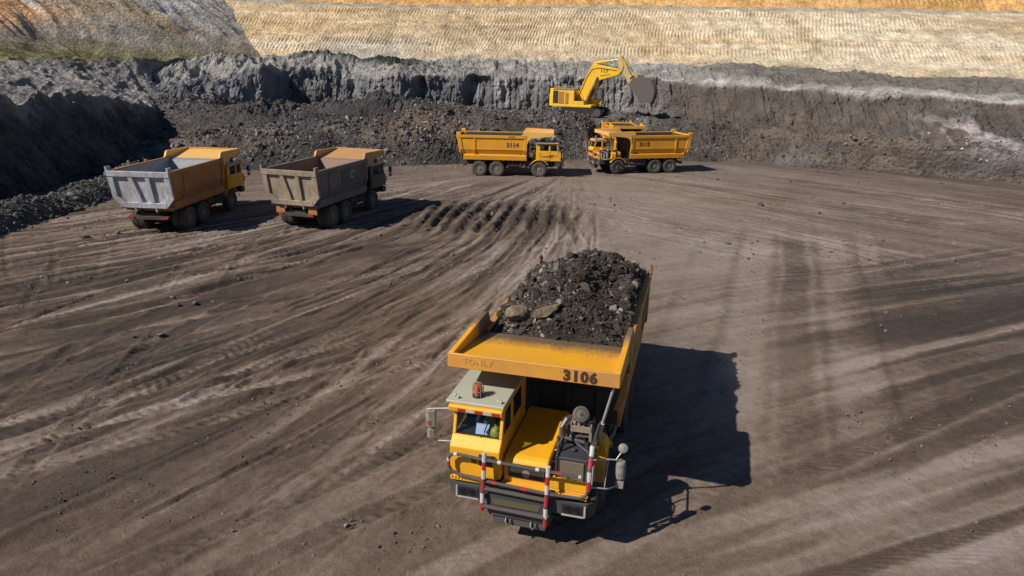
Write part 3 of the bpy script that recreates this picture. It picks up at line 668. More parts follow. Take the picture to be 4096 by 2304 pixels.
def striped(mb, pts, r, seq, seg, n=8):
    """tube cut into bands of alternating material slots"""
    pts = [Vector(p) for p in pts]; L = [0]
    for a_, b_ in zip(pts, pts[1:]): L.append(L[-1]+(b_-a_).length)
    def at(s):
        for i in range(len(pts)-1):
            if s <= L[i+1]+1e-9: return pts[i].lerp(pts[i+1], (s-L[i])/(L[i+1]-L[i]))
        return pts[-1]
    s = 0; k = 0
    while s < L[-1]-1e-6:
        e = min(s+seg[k % len(seg)], L[-1]); mid = [p for p, l in zip(pts, L) if s+1e-4 < l < e-1e-4]
        mb.tube([at(s)]+mid+[at(e)], r*(1.12 if seq[k % len(seq)] else 1), n, seq[k % len(seq)]); s = e; k += 1

TY = {}
def tyre_meshes(w, side):
    """tyre and rim of a wheel centred on the origin, axle along y; outer face toward y*side"""
    key = (w, side)
    if key in TY: return TY[key]
    R = .68; a = MB(); h = w/2
    a.lathe([(.33, -h*.80), (.37, -h*.98), (.50, -h*1.04), (.61, -h*.96), (R-.035, -h*.80), (R-.03, 0), (R-.035, h*.80), (.61, h*.96), (.50, h*1.04), (.37, h*.98), (.33, h*.80)], (0,0,0), 'y', 40)
    for k in range(26):
        t_ = 2*PI*k/26
        for s in (-1, 1):
            t2 = t_ + (PI/26 if s > 0 else 0); c_, s__ = math.cos(t2), math.sin(t2)
            def P(rad, y, dt): cc, ss = math.cos(t2+dt), math.sin(t2+dt); return (rad*cc, y, rad*ss)
            y0, y1 = s*h*.06, s*h*.93
            a.add([P(R-.05, y0, -.04), P(R-.05, y1, .03), P(R-.05, y1, .11), P(R-.05, y0, .05), P(R, y0, -.035), P(R-.02, y1, .035), P(R-.02, y1, .105), P(R, y0, .045)],
                  [(0,3,2,1),(4,5,6,7),(0,1,5,4),(1,2,6,5),(2,3,7,6),(3,0,4,7)])
    b_ = MB(); o = side
    b_.lathe([(.345, -h*.86*o), (.345, h*.86*o), (.31, h*.88*o), (.29, h*.55*o), (.20, h*.45*o), (.18, h*.80*o), (.10, h*.86*o), (0, h*.86*o)], (0,0,0), 'y', 28)
    for k in range(10):
        t_ = 2*PI*k/10; b_.lathe([(.018, h*.46*o), (.018, h*.60*o), (0, h*.60*o)], (.245*math.cos(t_), 0, .245*math.sin(t_)), 'y', 6)
    root = bpy.data.objects.new('tmp', None)
    to = a.build('tyre', M['rubber'], None, smooth=True); ro = b_.build('wheel', M['rim'], None, smooth=True)
    TY[key] = (to.data, ro.data); bpy.data.objects.remove(to); bpy.data.objects.remove(ro); bpy.data.objects.remove(root)
    return TY[key]
def wheel(root, x, y, w, side, steer=0):
    tm, rm = tyre_meshes(w, side)
    ro = bpy.data.objects.new('wheel', rm); COL.objects.link(ro); ro.parent = root; ro.location = (x, y, .665); ro.rotation_euler = (0, random.random()*6, steer)
    to = bpy.data.objects.new('tyre', tm); COL.objects.link(to); to.parent = ro
    return ro

def make_truck(loc, yaw, label, num, body='yellow', canopy='canopy', lip='lip', liner='liner_dark', gate='yellow', cabm='yellow_cab', sc=1.0, detail=2, steer=0.0, side=None):
    root = tag(empty('dump_truck', loc, yaw, sc), label, 'dump truck', 'wide body mining dump trucks working in the pit')
    Y, CB = M[body], M[cabm]
    # --- chassis
    c = MB()
    for s in (-1, 1):
        c.box(-8.3, -.35, s*.36, s*.50, .88, 1.22); c.box(-8.3, -3.0, s*.38, s*.52, 1.22, 1.42)
        c.box(-3.1, -2.55, s*.75, s*1.30, .75, 1.35)
        c.prism([(-7.6,.62),(-7.3,.95),(-5.3,.95),(-5.0,.62),(-5.3,.52),(-7.3,.52)], 'y', s*.62, s*.72)
        c.box(-2.5, -1.3, s*.56, s*.66, .78, .88)
    for x_ in (-.9, -2.6, -4.2, -5.6, -7.0, -8.2): c.box(x_-.1, x_+.1, -.36, .36, .92, 1.15)
    c.lathe([(.001,-1.2),(.12,-1.2),(.12,1.2),(.001,1.2)], (-1.9, 0, .66), 'y', 10)
    for x_ in (-5.55, -7.05): c.lathe([(.001,-1.5),(.15,-1.5),(.17,-.4),(.30,-.2),(.30,.2),(.17,.4),(.15,1.5),(.001,1.5)], (x_, 0, .66), 'y', 14)
    c.tube([(-3.2,0,.85),(-5.4,0,.75)], .08); c.box(-2.2, -.7, -.35, .35, .75, 1.3)
    c.box(-8.5, -8.3, -1.15, 1.15, .82, 1.0)
    c.build('chassis', M['chassis'], root, .01)
    f = MB(); f.box(-4.7, -3.3, .62, 1.38, .72, 1.33); f.build('fuel_tank', M['chassis'], root, .04, seg=2); f = MB(); f.lathe([(.001,-.62),(.30,-.62),(.31,-.58),(.31,.58),(.30,.62),(.001,.62)], (-4.0, -1.05, 1.0), 'x', 18)
    f.build('hydraulic_tank', M['chassis'], root, .04, seg=2)
    if detail:
        for nm, pts, rr_ in (('exhaust_pipe', [(-3.0, 1.35, 1.0), (-3.4, 1.42, .95), (-4.4, 1.42, .95)], .07), ('air_bottle', [(-3.2, -1.36, .8), (-3.2, -1.40, 1.25)], .06), ('air_bottle', [(-3.5, -1.36, .8), (-3.5, -1.40, 1.25)], .06), ('air_bottle', [(-2.75, -1.33, .75), (-2.75, -1.36, 1.3)], .06)):
            MB().tube(pts, rr_, 10).build(nm, M['tube'], root, smooth=True)
    # --- wheels
    for s in (-1, 1):
        wheel(root, -1.9, s*1.30, .40, s, steer)
        for x_ in (-5.55, -7.05):
            wheel(root, x_, s*1.40, .36, s); wheel(root, x_, s*1.00, .36, -s)
    # --- bed, outer plates
    b = MB()
    for s in (-1, 1):
        b.box(-8.83, -3.02, s*1.565, s*1.75, 3.27, 3.5)
        b.prism([(-8.74,3.27),(-3.02,3.27),(-3.02,2.28),(-8.58,2.28)], 'y', s*1.58, s*1.66)
        b.prism([(s*1.66,2.28),(s*1.585,2.28),(s*1.40,1.88),(s*1.48,1.86)], 'x', -8.5, -3.02)
        b.prism([(s*1.36,1.42),(s*1.62,1.42),(s*1.65,1.80),(s*1.44,1.93),(s*1.36,1.9)], 'x', -8.40, -3.0)
        b.slab([(-8.83,s*1.59,3.28),(-8.60,s*1.59,3.28),(-8.44,s*1.59,2.26),(-8.66,s*1.59,2.26)], (0,s*.135,0)); b.slab([(-8.66,s*1.59,2.26),(-8.44,s*1.59,2.26),(-8.38,s*1.44,1.86),(-8.58,s*1.44,1.86)], (0,s*.11,0))
        for x0, x1 in ((-7.50,-7.36), (-3.22,-2.98)):
            b.prism([(s*1.59,3.28),(s*1.725,3.28),(s*1.725,2.24),(s*1.56,1.84),(s*1.44,1.84),(s*1.56,2.3)], 'x', x0, x1)
        b.box(-7.36, -3.22, s*1.655, s*1.685, 3.16, 3.275); b.box(-7.36, -3.22, s*1.655, s*1.68, 2.285, 2.36)
    b.box(-8.5, -3.05, -1.40, 1.40, 1.40, 1.47)
    for x_ in np.arange(-8.2, -3.2, .8): b.box(x_-.05, x_+.05, -1.36, 1.36, 1.27, 1.40)
    bed = b.build('bed', Y, root, .018)
    w_ = MB(); w_.box(-3.10, -2.99, -1.55, 1.55, 1.45, 3.28)
    for y_ in (-1.1, -.37, .37, 1.1): w_.box(-2.995, -2.90, y_-.06, y_+.06, 1.5, 3.2)
    w_.build('headboard', M['headboard'], bed, .01)
    # inside of the body
    l = MB(); l.box(-8.55, -3.5, -1.45, 1.45, 1.475, 1.53)
    for s in (-1, 1): l.prism([(s*1.55,3.44),(s*1.575,3.44),(s*1.575,2.30),(s*1.385,1.88),(s*1.35,1.50),(s*1.31,1.56),(s*1.35,1.95),(s*1.54,2.36)], 'x', -8.6, -3.1)
    l.prism([(-3.7,1.535),(-3.6,1.49),(-3.12,3.28),(-2.90,3.40),(-2.97,3.43),(-3.15,3.34)], 'y', -1.535, 1.535)
    l.slab([(-8.79,1.56,3.4),(-8.79,-1.56,3.4),(-8.50,-1.50,1.7),(-8.50,1.50,1.7)], (.015,0,0))
    l.build('bed_liner', M[liner], bed)
    # canopy over the cab
    k = MB(); k.prism([(-2.96,3.43),(-.79,3.70),(-.79,3.63),(-2.2,3.42),(-2.75,3.34),(-2.97,3.2)], 'y', -1.64, 1.64)
    for s in (-1, 1):
        k.prism([(-3.50,3.505),(-3.36,3.60),(-3.26,3.80),(-3.12,3.87),(-.80,3.80),(-.80,3.50),(-2.15,3.36),(-2.62,3.28),(-2.86,3.08),(-2.96,2.8),(-2.97,3.505)], 'y', s*1.645, s*1.765)
    for y_ in (-1.0, 0, 1.0): k.prism([(-2.9,3.2),(-2.9,3.36),(-.85,3.60),(-.85,3.52)], 'y', y_-.04, y_+.04)
    kk = k.build('canopy', M[canopy], bed, .012)
    k = MB(); k.box(-.79, -.73, -1.765, 1.765, 3.49, 3.80); k.build('canopy_lip', M[lip], bed, .012)
    # tailgate
    def gx(z): return -8.86 + (3.5-z)*.17
    g = MB()
    def gp(poly, o0, o1): g.slab([(gx(z_)-o0, y_, z_) for y_, z_ in poly], (-(o1-o0), 0, 0))
    gp([(1.6,3.30),(-1.6,3.30),(-1.6,2.05),(-1.1,1.52),(1.1,1.52),(1.6,2.05)], -.05, .0)
    gp([(1.74,3.5),(-1.74,3.5),(-1.74,3.20),(1.74,3.20)], 0, .14)
    gp([(1.25,1.78),(-1.25,1.78),(-1.22,1.48),(1.22,1.48)], 0, .12)
    for s in (-1, 1):
        gp([(s*1.73,3.2),(s*1.42,3.2),(s*1.42,2.12),(s*1.73,2.02)], 0, .11)
        gp([(s*1.73,2.02),(s*1.42,2.12),(s*1.0,1.78),(s*1.22,1.48)], 0, .11)
        gp([(s*.62,3.2),(s*.36,3.2),(s*(.05 if s > 0 else .42),1.78),(s*(.30 if s > 0 else .62),1.78)], 0, .12)
        gp([(s*1.76,3.42),(s*1.64,3.42),(s*1.62,3.66),(s*1.68,3.74),(s*1.76,3.70)], -.26, .10)
        gp([(s*.62,1.5),(s*.54,1.5),(s*.54,1.26),(s*.62,1.26)], -.1, .10)
    g.build('tailgate', M[gate], bed, .015)
    # numbers
    if 'lip' in num: text_mesh('number', num[0], .30, (-.725, .98, 3.63), (0,1,0), (0,0,1), M['ink'], bed, .016, space=1.16)
    if 'near' in num: text_mesh('number', num[0], .50, (-4.2, -1.672, 2.70), (1,0,0), (0,0,1), M['ink'], bed, .018, space=1.06)
    if 'off' in num: text_mesh('number', num[0], .50, (-4.3, 1.672, 2.70), (-1,0,0), (0,0,1), M['ink'], bed, .018, space=1.06)
    if 'lip' in num: text_mesh('lettering', 'TONLY', .17, (-.726, -1.12, 3.66), (0,1,0), (0,0,1), M['ink_faint'], bed, .008, space=1.2)
    if 'near' in num: text_mesh('lettering', 'TONLY', .17, (-4.25, -1.755, 3.38), (1,0,0), (0,0,1), M['ink'], bed, .006, space=1.1)
    if side == 'C':
        p = MB(); p.box(-6.05, -3.24, -1.695, -1.662, 2.37, 3.16); p.build('side_panel', M['side_dark'], bed)
        text_mesh('lettering', "C'", .62, (-4.85, -1.695, 2.78), (1,0,0), (0,0,1), M['palepipe'], bed, .004)
        MB().box(-8.42, -8.36, .75, 1.32, .95, 1.36).build('mudguard', M['old_orange'], root, .01); MB().box(-8.42, -8.36, -1.32, -.75, .95, 1.36).build('mudguard', M['old_orange'], root, .01)
    # --- cab
    k = MB()
    k.prism([(-.62,2.20),(-.62,2.26),(-.25,2.26),(-.07,2.07),(-.10,1.43),(-.18,1.43),(-.16,2.03),(-.30,2.19)], 'y', -1.5, -.45)
    k.box(-2.2, -.12, -1.44, -.51, 1.40, 1.46)
    def sidewall(y0, y1):
        k.prism([(-2.2,1.42),(-2.2,2.27),(-.27,2.27),(-.13,2.06),(-.15,1.42)], 'y', y0, y1)
        k.box(-2.2, -1.86, y0, y1, 2.27, 2.90); k.box(-1.13, -.98, y0, y1, 2.27, 2.78); k.box(-1.86, -.43, y0, y1, 2.78, 2.90)
        k.prism([(-.27,2.27),(-.36,2.27),(-.50,2.78),(-.40,2.78)], 'y', y0, y1)
    sidewall(-1.5, -1.445); sidewall(-.505, -.45)
    k.box(-2.2, -2.14, -1.445, -.505, 1.46, 2.90)
    k.prism([(-.40,2.745),(-.25,2.755),(-.23,2.86),(-.24,2.895),(-.47,2.895),(-.47,2.745)], 'y', -1.58, -.45)
    for y0, y1 in ((-1.5, -1.43), (-.52, -.45)): k.prism([(-.25,2.262),(-.33,2.262),(-.47,2.77),(-.39,2.77)], 'y', y0, y1)
    cab = k.build('cab', CB, root, .02, seg=2)
    n_ = MB(); n_.box(-2.135, -.2, -1.44, -.51, 1.465, 1.48); n_.box(-2.135, -2.12, -1.44, -.51, 1.48, 2.88); n_.box(-.64, -.29, -1.44, -.51, 2.262, 2.268)
    for y0, y1 in ((-1.443, -1.436), (-.514, -.507)): n_.box(-2.12, -.32, y0, y1, 1.48, 2.262); n_.box(-2.12, -1.87, y0, y1, 2.262, 2.88)
    n_.box(-2.12, -.45, -1.43, -.52, 2.875, 2.885); n_.build('cab_lining', M['lining'], cab)
    r = MB(); r.box(-2.28, -.31, -1.66, -.44, 2.90, 2.96)
    for x_, y_ in ((-.5,-1.52),(-.5,-.60),(-.44,-1.44),(-.46,-.54)): r.lathe([(.001,2.96),(.035,2.96),(.04,3.0),(.02,3.03),(.001,3.03)], (x_, y_, 0), 'z', 8)
    r.build('cab_roof', M['roof'], cab, .012)
    q = MB(); q.slab([(-.275,-1.43,2.27),(-.275,-.52,2.27),(-.415,-.52,2.77),(-.415,-1.43,2.77)], (-.012,0,0)); q.build('windshield', M['glass'], cab)
    q = MB()
    for z0, z1, y0, y1 in ((2.262,2.285,-1.44,-.51),(2.745,2.768,-1.44,-.51)):
        q.slab([(-.264-.28*(z0-2.27),y0,z0),(-.264-.28*(z0-2.27),y1,z0),(-.264-.28*(z1-2.27),y1,z1),(-.264-.28*(z1-2.27),y0,z1)], (-.02,0,0))
    for y0, y1 in ((-1.44,-1.42),(-.53,-.51)): q.slab([(-.264,y0,2.27),(-.264,y1,2.27),(-.404,y1,2.77),(-.404,y0,2.77)], (-.02,0,0))
    q.build('window_seal', M['black'], cab)
    for y_ in (-1.475, -.478):
        q = MB(); q.slab([(-1.86,y_,2.27),(-1.13,y_,2.27),(-1.13,y_,2.78),(-1.86,y_,2.78)], (0,.01,0)); q.build('side_window', M['glass'], cab)
        q = MB(); q.slab([(-.98,y_,2.27),(-.36,y_,2.27),(-.50,y_,2.78),(-.98,y_,2.78)], (0,.01,0)); q.build('side_window', M['glass'], cab)
    d = MB(); d.box(-2.02, -1.02, -1.53, -1.502, 1.50, 2.25); d.tube([(-1.95,-1.54,2.05),(-1.95,-1.57,2.05),(-1.80,-1.57,2.05),(-1.80,-1.54,2.05)], .015, 6, 1); d.build('door', [CB, M['black']], cab, .012)
    d = MB()
    d.prism([(-1.95,1.84),(-1.15,1.80),(-.75,1.93),(-.35,1.90),(-.80,1.97),(-1.2,1.86)], 'y', -1.545, -1.532); d.prism([(-1.9,1.75),(-1.1,1.71),(-.4,1.84),(-1.12,1.75)], 'y', -1.545, -1.532)
    if 'near' in num: d.build('stripe_marking', M['stripe_red'], cab)
    mk = MB()
    for i in range(5):
        y0 = -1.38+i*.18; mk.slab([(-.246,y0,2.775),(-.246,y0+.16,2.775),(-.233,y0+.16,2.845),(-.233,y0,2.845)], (.006,0,0), i % 2)
    mk.build('marker_strip', [M['red_tape'], M['white_tape']], cab)
    bc = MB(); cx, cy = -.64, -1.08
    bc.lathe([(.001,2.962),(.12,2.962),(.12,3.0),(.09,3.01)], (cx, cy, 0), 'z', 16, 1)
    bc.lathe([(.085,3.0),(.085,3.17),(.07,3.21),(.001,3.225)], (cx, cy, 0), 'z', 16, 0)
    for i in range(8):
        t_ = i*PI/4; dx, dy = .115*math.cos(t_), .115*math.sin(t_)
        bc.tube([(cx+dx,cy+dy,2.97),(cx+dx,cy+dy,3.19),(cx+dx*.7,cy+dy*.7,3.26),(cx,cy,3.28)], .008, 5, 2)
    bc.lathe([(.108,3.09),(.122,3.09),(.122,3.105),(.108,3.105),(.108,3.09)], (cx, cy, 0), 'z', 16, 2)
    bc.build('beacon', [M['red_lens'], M['black'], M['brownframe']], cab, smooth=True)
    wp = MB(); wp.tube([(-.25,-1.0,2.25),(-.235,-.93,2.22),(-.27,-.84,2.30),(-.33,-.80,2.48)], .009, 5); wp.tube([(-.31,-.84,2.36),(-.36,-.77,2.58)], .014, 5); wp.build('wiper', M['black'], cab)
    st = MB(); st.box(-1.35, -.95, -1.18, -.72, 1.75, 1.88); st.prism([(-1.38,1.85),(-1.25,1.86),(-1.36,2.62),(-1.48,2.60)], 'y', -1.18, -.72); st.box(-1.3, -1.0, -1.1, -.8, 1.46, 1.75); st.build('seat', M['seat'], cab, .03, seg=2)
    sw = MB()
    ring = [(-.66+.19*math.cos(a_)*.35, -.95+.19*math.sin(a_), 2.27+.19*math.cos(a_)*.6) for a_ in np.linspace(0, 2*PI, 19)]
    sw.tube(ring, .017, 6); sw.tube([(-.66,-.95,2.27),(-.50,-.95,1.95)], .03, 6); sw.tube([(-.66,-1.13,2.27),(-.66,-.77,2.27)], .014, 5); sw.build('steering_wheel', M['black'], cab)
    vt = MB(); vt.slab([(-.085,-.88,1.72),(-.085,-.60,1.72),(-.065,-.60,1.98),(-.065,-.88,1.98)], (.012,0,0)); vt.slab([(-.088,-1.04,1.76),(-.088,-.93,1.76),(-.082,-.93,1.86),(-.082,-1.04,1.86)], (.012,0,0), 1); vt.build('vent_panel', [M['grille'], M['stripe_red']], cab)
    # --- bonnet beside the cab
    h = MB(); h.prism([(-.30,1.27),(-.30,1.76),(-.34,1.83),(-.46,1.87),(-.7,1.88),(-2.55,1.90),(-2.55,1.27)], 'y', -.43, .50); hood = h.build('hood', CB, root, .045, seg=3)
    g = MB(); g.box(-.298, -.282, -.32, .44, 1.44, 1.75, 1)
    for i in range(6): g.box(-.282, -.262, -.28, .40, 1.46+i*.046, 1.482+i*.046, 0)
    g.box(-.282, -.262, -.31, -.28, 1.45, 1.74); g.box(-.282, -.262, .40, .43, 1.45, 1.74); g.lathe([(.001,0),(.085,0),(.08,.02),(.001,.02)], (-.27, .06, 1.57), 'x', 14, 2)
    g.build('grille', [M['grille'], M['black'], M['brownframe']], hood)
    hd = MB(); hd.tube([(-.66,.49,1.70),(-.66,.60,1.74),(-.90,.60,1.88),(-.90,.49,1.82)], .018, 6); hd.build('hood_handle', M['white_tape'], hood)
    # --- engine side: radiator, air cleaner, platform
    e = MB(); e.box(-.88, -.30, .68, 1.27, 1.58, 2.06, 0); e.box(-.298, -.275, .74, 1.22, 1.60, 2.0, 1); e.box(-.9, -.28, .64, .69, 1.5, 2.10, 0); e.box(-.9, -.28, 1.26, 1.30, 1.5, 2.10, 0); e.lathe([(.001,0),(.05,0),(.05,.06),(.001,.06)], (-.6, .95, 2.06), 'z', 10, 0)
    e.build('radiator', [M['navy'], M['tancore']], root, .012)
    e = MB()
    e.lathe([(.001,-.30),(.155,-.30),(.165,-.26),(.165,.02),(.15,.05)], (-1.0, 1.0, 2.68), (.78,0,.62), 24, 0); e.lathe([(.165,.02),(.165,.06),(.11,.075),(.10,.06),(.03,.07),(.03,.10),(.001,.10)], (-1.0, 1.0, 2.68), (.78,0,.62), 24, 1)
    e.build('air_filter', [M['tube'], M['grille']], root, smooth=True)
    e = MB()
    e.box(-1.34, -.94, .80, 1.24, 2.30, 2.34); e.box(-.96, -.94, .80, 1.24, 2.34, 2.44); e.box(-1.34, -.94, .80, .83, 2.34, 2.5); e.box(-1.34, -.94, 1.21, 1.24, 2.34, 2.5)
    for i in range(4): e.lathe([(.001,0),(.04,0),(.04,.14),(.02,.18),(.001,.18)], (-1.02, .87+i*.10, 2.34), 'z', 10)
    for y_ in (.82, 1.22): e.box(-1.32, -1.26, y_-.03, y_+.03, 1.45, 2.30); e.box(-1.0, -.94, y_-.03, y_+.03, 2.05, 2.30)
    e.build('valve_bracket', M['brownframe'], root, .006)
    for pts, rr_ in (([(-1.0,.62,1.5),(-1.0,.62,2.35),(-1.1,.68,2.48),(-1.25,.8,2.48)], .055), ([(-.75,.60,1.5),(-.75,.60,2.25)], .035), ([(-1.2,.72,1.5),(-1.2,.72,2.3)], .05),
        ([(-.95,.9,2.1),(-.7,1.0,2.18),(-.5,1.25,2.15),(-.5,1.3,1.9)], .025), ([(-1.1,.75,2.0),(-.95,.98,2.22),(-1.0,1.25,2.2),(-1.2,1.3,1.7)], .03), ([(-.92,.70,2.15),(-.88,1.2,2.12)], .04)):
        MB().tube(pts, rr_, 8).build('engine_pipe', M['tube'], root, smooth=True)
    for pts, rr_ in (([(-.55,.66,1.5),(-.5,.66,2.2),(-.62,.72,2.34),(-.9,.74,2.36)], .03), ([(-.45,1.33,1.45),(-.40,1.34,2.1),(-.5,1.2,2.3),(-.9,1.1,2.2)], .02), ([(-1.3,.62,1.9),(-.9,.6,2.1),(-.6,.62,1.95),(-.45,.62,1.6)], .022), ([(-1.35,1.3,1.5),(-1.3,1.32,2.3),(-1.1,1.25,2.45)], .03)):
        MB().tube(pts, rr_, 7).build('engine_hose', M['black'], root, smooth=True)
    MB().lathe([(.001,0),(.10,0),(.10,.55),(.001,.55)], (-1.45,.75,1.55), 'z', 12).build('air_receiver', M['tube'], root, smooth=True)
    e = MB(); e.box(-1.9, -1.5, .62, 1.2, 1.43, 2.1); e.box(-1.5,-.95,.62,1.2,1.43,1.85); e.build('engine', M['chassis'], root, .02)
    e = MB()
    e.box(-2.35, -.14, .52, 1.34, 1.375, 1.425); e.box(-.36, -.06, -.46, .54, 1.275, 1.325); e.box(-.20, -.13, .55, 1.34, 1.425, 1.66); e.box(-.36, -.20, .60, .98, 1.425, 1.60)
    arc = [(-1.9+.86*math.cos(a_), .68+.86*math.sin(a_)) for a_ in np.linspace(R_(28), R_(152), 13)]
    arc2 = [(-1.9+.80*math.cos(a_), .68+.80*math.sin(a_)) for a_ in np.linspace(R_(152), R_(28), 13)]
    for s in (-1, 1): e.prism(arc+arc2, 'y', s*1.10, s*1.52)
    e.prism([(1.20,1.40),(1.50,1.40),(1.54,1.55),(1.54,1.85),(1.48,1.98),(1.36,2.03),(1.24,1.98),(1.20,1.85)], 'x', -1.62, -1.22)
    e.build('fender', CB, root, .015)
    for y0, y1 in ((-1.46,-.78), (.70, 1.34)):
        e = MB(); e.box(-.14, .02, y0, y1, 1.37, 1.385)
        n_ = int((y1-y0)/.07)
        for i in range(n_): e.prism([(-.06,1.385),(.02,1.385),(.02,1.43),(-.02,1.44)], 'y', y0+i*.07, y0+i*.07+.035)
        e.build('step_grating', CB, root)
    # --- bumper with recessed lamps
    u = MB()
    u.prism([(-.55,-1.52),(-.12,-1.52),(.02,-1.36),(.02,1.36),(-.12,1.50),(-.55,1.50)], 'z', .98, 1.31)
    u.prism([(-.72,.94),(-.62,.70),(.62,.70),(.72,.94)], 'x', -.30, .06); u.box(-.02, .075, -.66, .66, .94, 1.30)
    u.box(-.30, .01, -.55, .55, .50, .70)
    bump_ = u.build('bumper', M['navy'], root, .025, seg=2)
    o_ = MB(); o_.slab([(.078,-.50,.98),(.078,.40,.98),(.078,.46,1.12),(.078,-.56,1.12)], (.008,0,0)); o_.build('recess_panel', M['olive'], bump_)
    for s in (-1, 1):
        L = MB(); y0, y1 = s*.86, s*1.30; a_, b__ = min(y0,y1), max(y0,y1)
        L.box(.02, .03, a_, b__, 1.02, 1.23, 0); yo = y1
        L.box(.02, .045, min(yo, yo+s*.035), max(yo, yo+s*.035), 1.0, 1.25, 1); L.box(.02, .045, a_, b__, .985, 1.01, 1)
        for t_ in (.3, .7): L.lathe([(.085,0),(.07,.015),(.001,.02)], (.03, a_+(b__-a_)*t_, 1.13), 'x', 14, 2)
        L.build('headlight', [M['black'], M['palepipe'], M['mirror']], bump_)
    for y_ in (-.22, .30): MB().tube([(-.02,y_-.05,.70),(.06,y_-.05,.60),(.10,y_,.56),(.06,y_+.05,.60),(-.02,y_+.05,.70)], .022, 7).build('tow_hook', M['tube'], bump_)
    # --- guard rails
    G = [M['tube'], M['white_tape'], M['red_tape']]
    q = MB()
    striped(q, [(.16,-.74,.86),(.16,-.73,1.25),(.12,-.72,1.6),(.10,-.71,2.15)], .040, [2,1,0,2,0,1], [.18,.22,.05,.2,.06,.2]); q.build('bull_bar_post', G, root, smooth=True); q = MB(); striped(q, [(.18,.57,.76),(.17,.57,1.2),(.12,.575,1.6),(.10,.58,2.06)], .040, [2,1,0,2,0,1], [.18,.22,.05,.2,.06,.2])
    q.build('bull_bar_post', G, root, smooth=True)
    q = MB()
    q.tube([(.10,-.72,1.98),(.08,-1.28,2.0)], .034); striped(q, [(.08,-1.28,2.0),(.06,-1.42,1.96),(.05,-1.48,1.86),(.05,-1.48,1.70),(.05,-1.42,1.58),(.06,-1.25,1.53)], .034, [1,0,1,2,0], [.07,.18,.07,.10,.5])
    striped(q, [(.10,-.72,1.98),(.10,.58,1.95),(.08,1.22,1.93)], .034, [0,1,0,0,1,0,2,0,1], [.28,.07,.5,.2,.07,.35,.10,.32,.07]); striped(q, [(.06,-1.25,1.53),(.10,-.72,1.50),(.12,.58,1.46),(.06,1.2,1.44),(.03,1.32,1.50),(.0,1.36,1.62)], .034, [0,2,0,2,0], [.70,.10,.5,.12,3])
    q.tube([(.17,-.73,.97),(.18,.57,.95)], .045); q.tube([(.14,-.73,1.36),(.15,.57,1.33)], .04)
    for y_ in (-.72, .575): q.tube([(.05,y_,1.15),(.17,y_,1.15)], .05, 6)
    q.build('bull_bar', G, root, smooth=True)
    q = MB(); striped(q, [(.0,1.36,1.60),(-.05,1.36,2.0),(-.3,1.36,2.45)], .042, [2,1,0,2,0,1,0,2], [.2,.2,.05,.2,.04,.2,.05,.2]); q.tube([(-.30,1.36,2.45),(-1.3,1.36,2.45),(-1.35,1.36,2.40),(-1.35,1.36,1.45)], .022); q.tube([(-.1,1.36,2.05),(-1.35,1.36,1.95)], .02); q.tube([(-.8,1.36,1.45),(-.8,1.36,2.45)], .02)
    for x_ in (-.22, -.45): q.slab([(x_,1.385,1.5),(x_-.10,1.385,1.5),(x_-.13,1.385,1.95),(x_-.03,1.385,1.95)], (0,.012,0), 1)
    q.build('handrail', G, root, smooth=True)
    q = MB(); q.tube([(-1.42,1.30,1.85),(-1.20,1.42,2.45)], .05, 8); q.tube([(-1.20,1.42,2.45),(-.82,1.64,3.46)], .028, 8); q.build('support_rod', M['palepipe'], root, smooth=True)
    # --- mirrors
    q = MB(); q.tube([(-.40,-1.55,2.74),(-.38,-1.95,2.68),(-.36,-2.10,2.66)], .016, 6, 1); q.tube([(-.40,-1.52,1.98),(-.38,-1.90,1.95),(-.36,-2.02,2.02),(-.36,-2.02,2.2)], .014, 6, 1)
    q.prism([(-.30,-2.10),(-.26,-2.02),(-.30,-1.90),(-.40,-1.90),(-.42,-2.06)], 'z', 2.30, 2.66, 0); q.prism([(-.30,-2.08),(-.27,-2.01),(-.31,-1.92),(-.40,-1.92),(-.41,-2.04)], 'z', 2.04, 2.24, 0); q.slab([(-.425,-2.05,2.32),(-.405,-1.91,2.32),(-.405,-1.91,2.64),(-.425,-2.05,2.64)], (-.01,0,0), 2); q.box(-.268, -.262, -2.05, -1.98, 2.34, 2.46, 3)
    q.tube([(-.33,-2.0,2.04),(-.33,-2.0,2.66)], .02, 6, 1); q.build('mirror', [M['mirrorcase'], M['palepipe'], M['mirror'], M['red_tape']], root, .012)
    q = MB(); q.tube([(-.30,1.36,2.10),(-.45,1.60,2.08),(-.55,1.80,2.04),(-.62,1.88,1.98)], .018, 6, 1); q.tube([(-.25,1.36,1.52),(-.45,1.70,1.42),(-.60,1.86,1.44),(-.62,1.88,1.6)], .018, 6, 1); q.tube([(-.45,1.62,1.44),(-.50,1.66,2.06)], .012, 6, 1); q.tube([(-.55,1.80,2.04),(-.62,1.90,2.20)], .014, 6, 1)
    q.lathe([(.001,1.60),(.085,1.60),(.10,1.64),(.10,1.94),(.08,1.99),(.001,1.99)], (-.62, 1.90, 0), 'z', 14, 0); q.box(-.72, -.55, 1.82, 1.98, 1.40, 1.56, 0); q.slab([(-.73,1.83,1.64),(-.70,1.99,1.64),(-.70,1.99,1.94),(-.73,1.83,1.94)], (-.015,0,0), 2)
    q.lathe([(.001,-.02),(.09,-.02),(.10,0),(.09,.03),(.001,.05)], (-.62, 1.92, 2.28), (.9,.2,.45), 14, 0); q.build('mirror', [M['mirrorcase'], M['palepipe'], M['mirror']], root, .01)
    # rear lamps under the tailgate
    for s in (-1, 1): MB().box(-8.54, -8.50, s*.80, s*1.12, .86, .98).build('tail_light', M['stripe_red'], root)
    return root

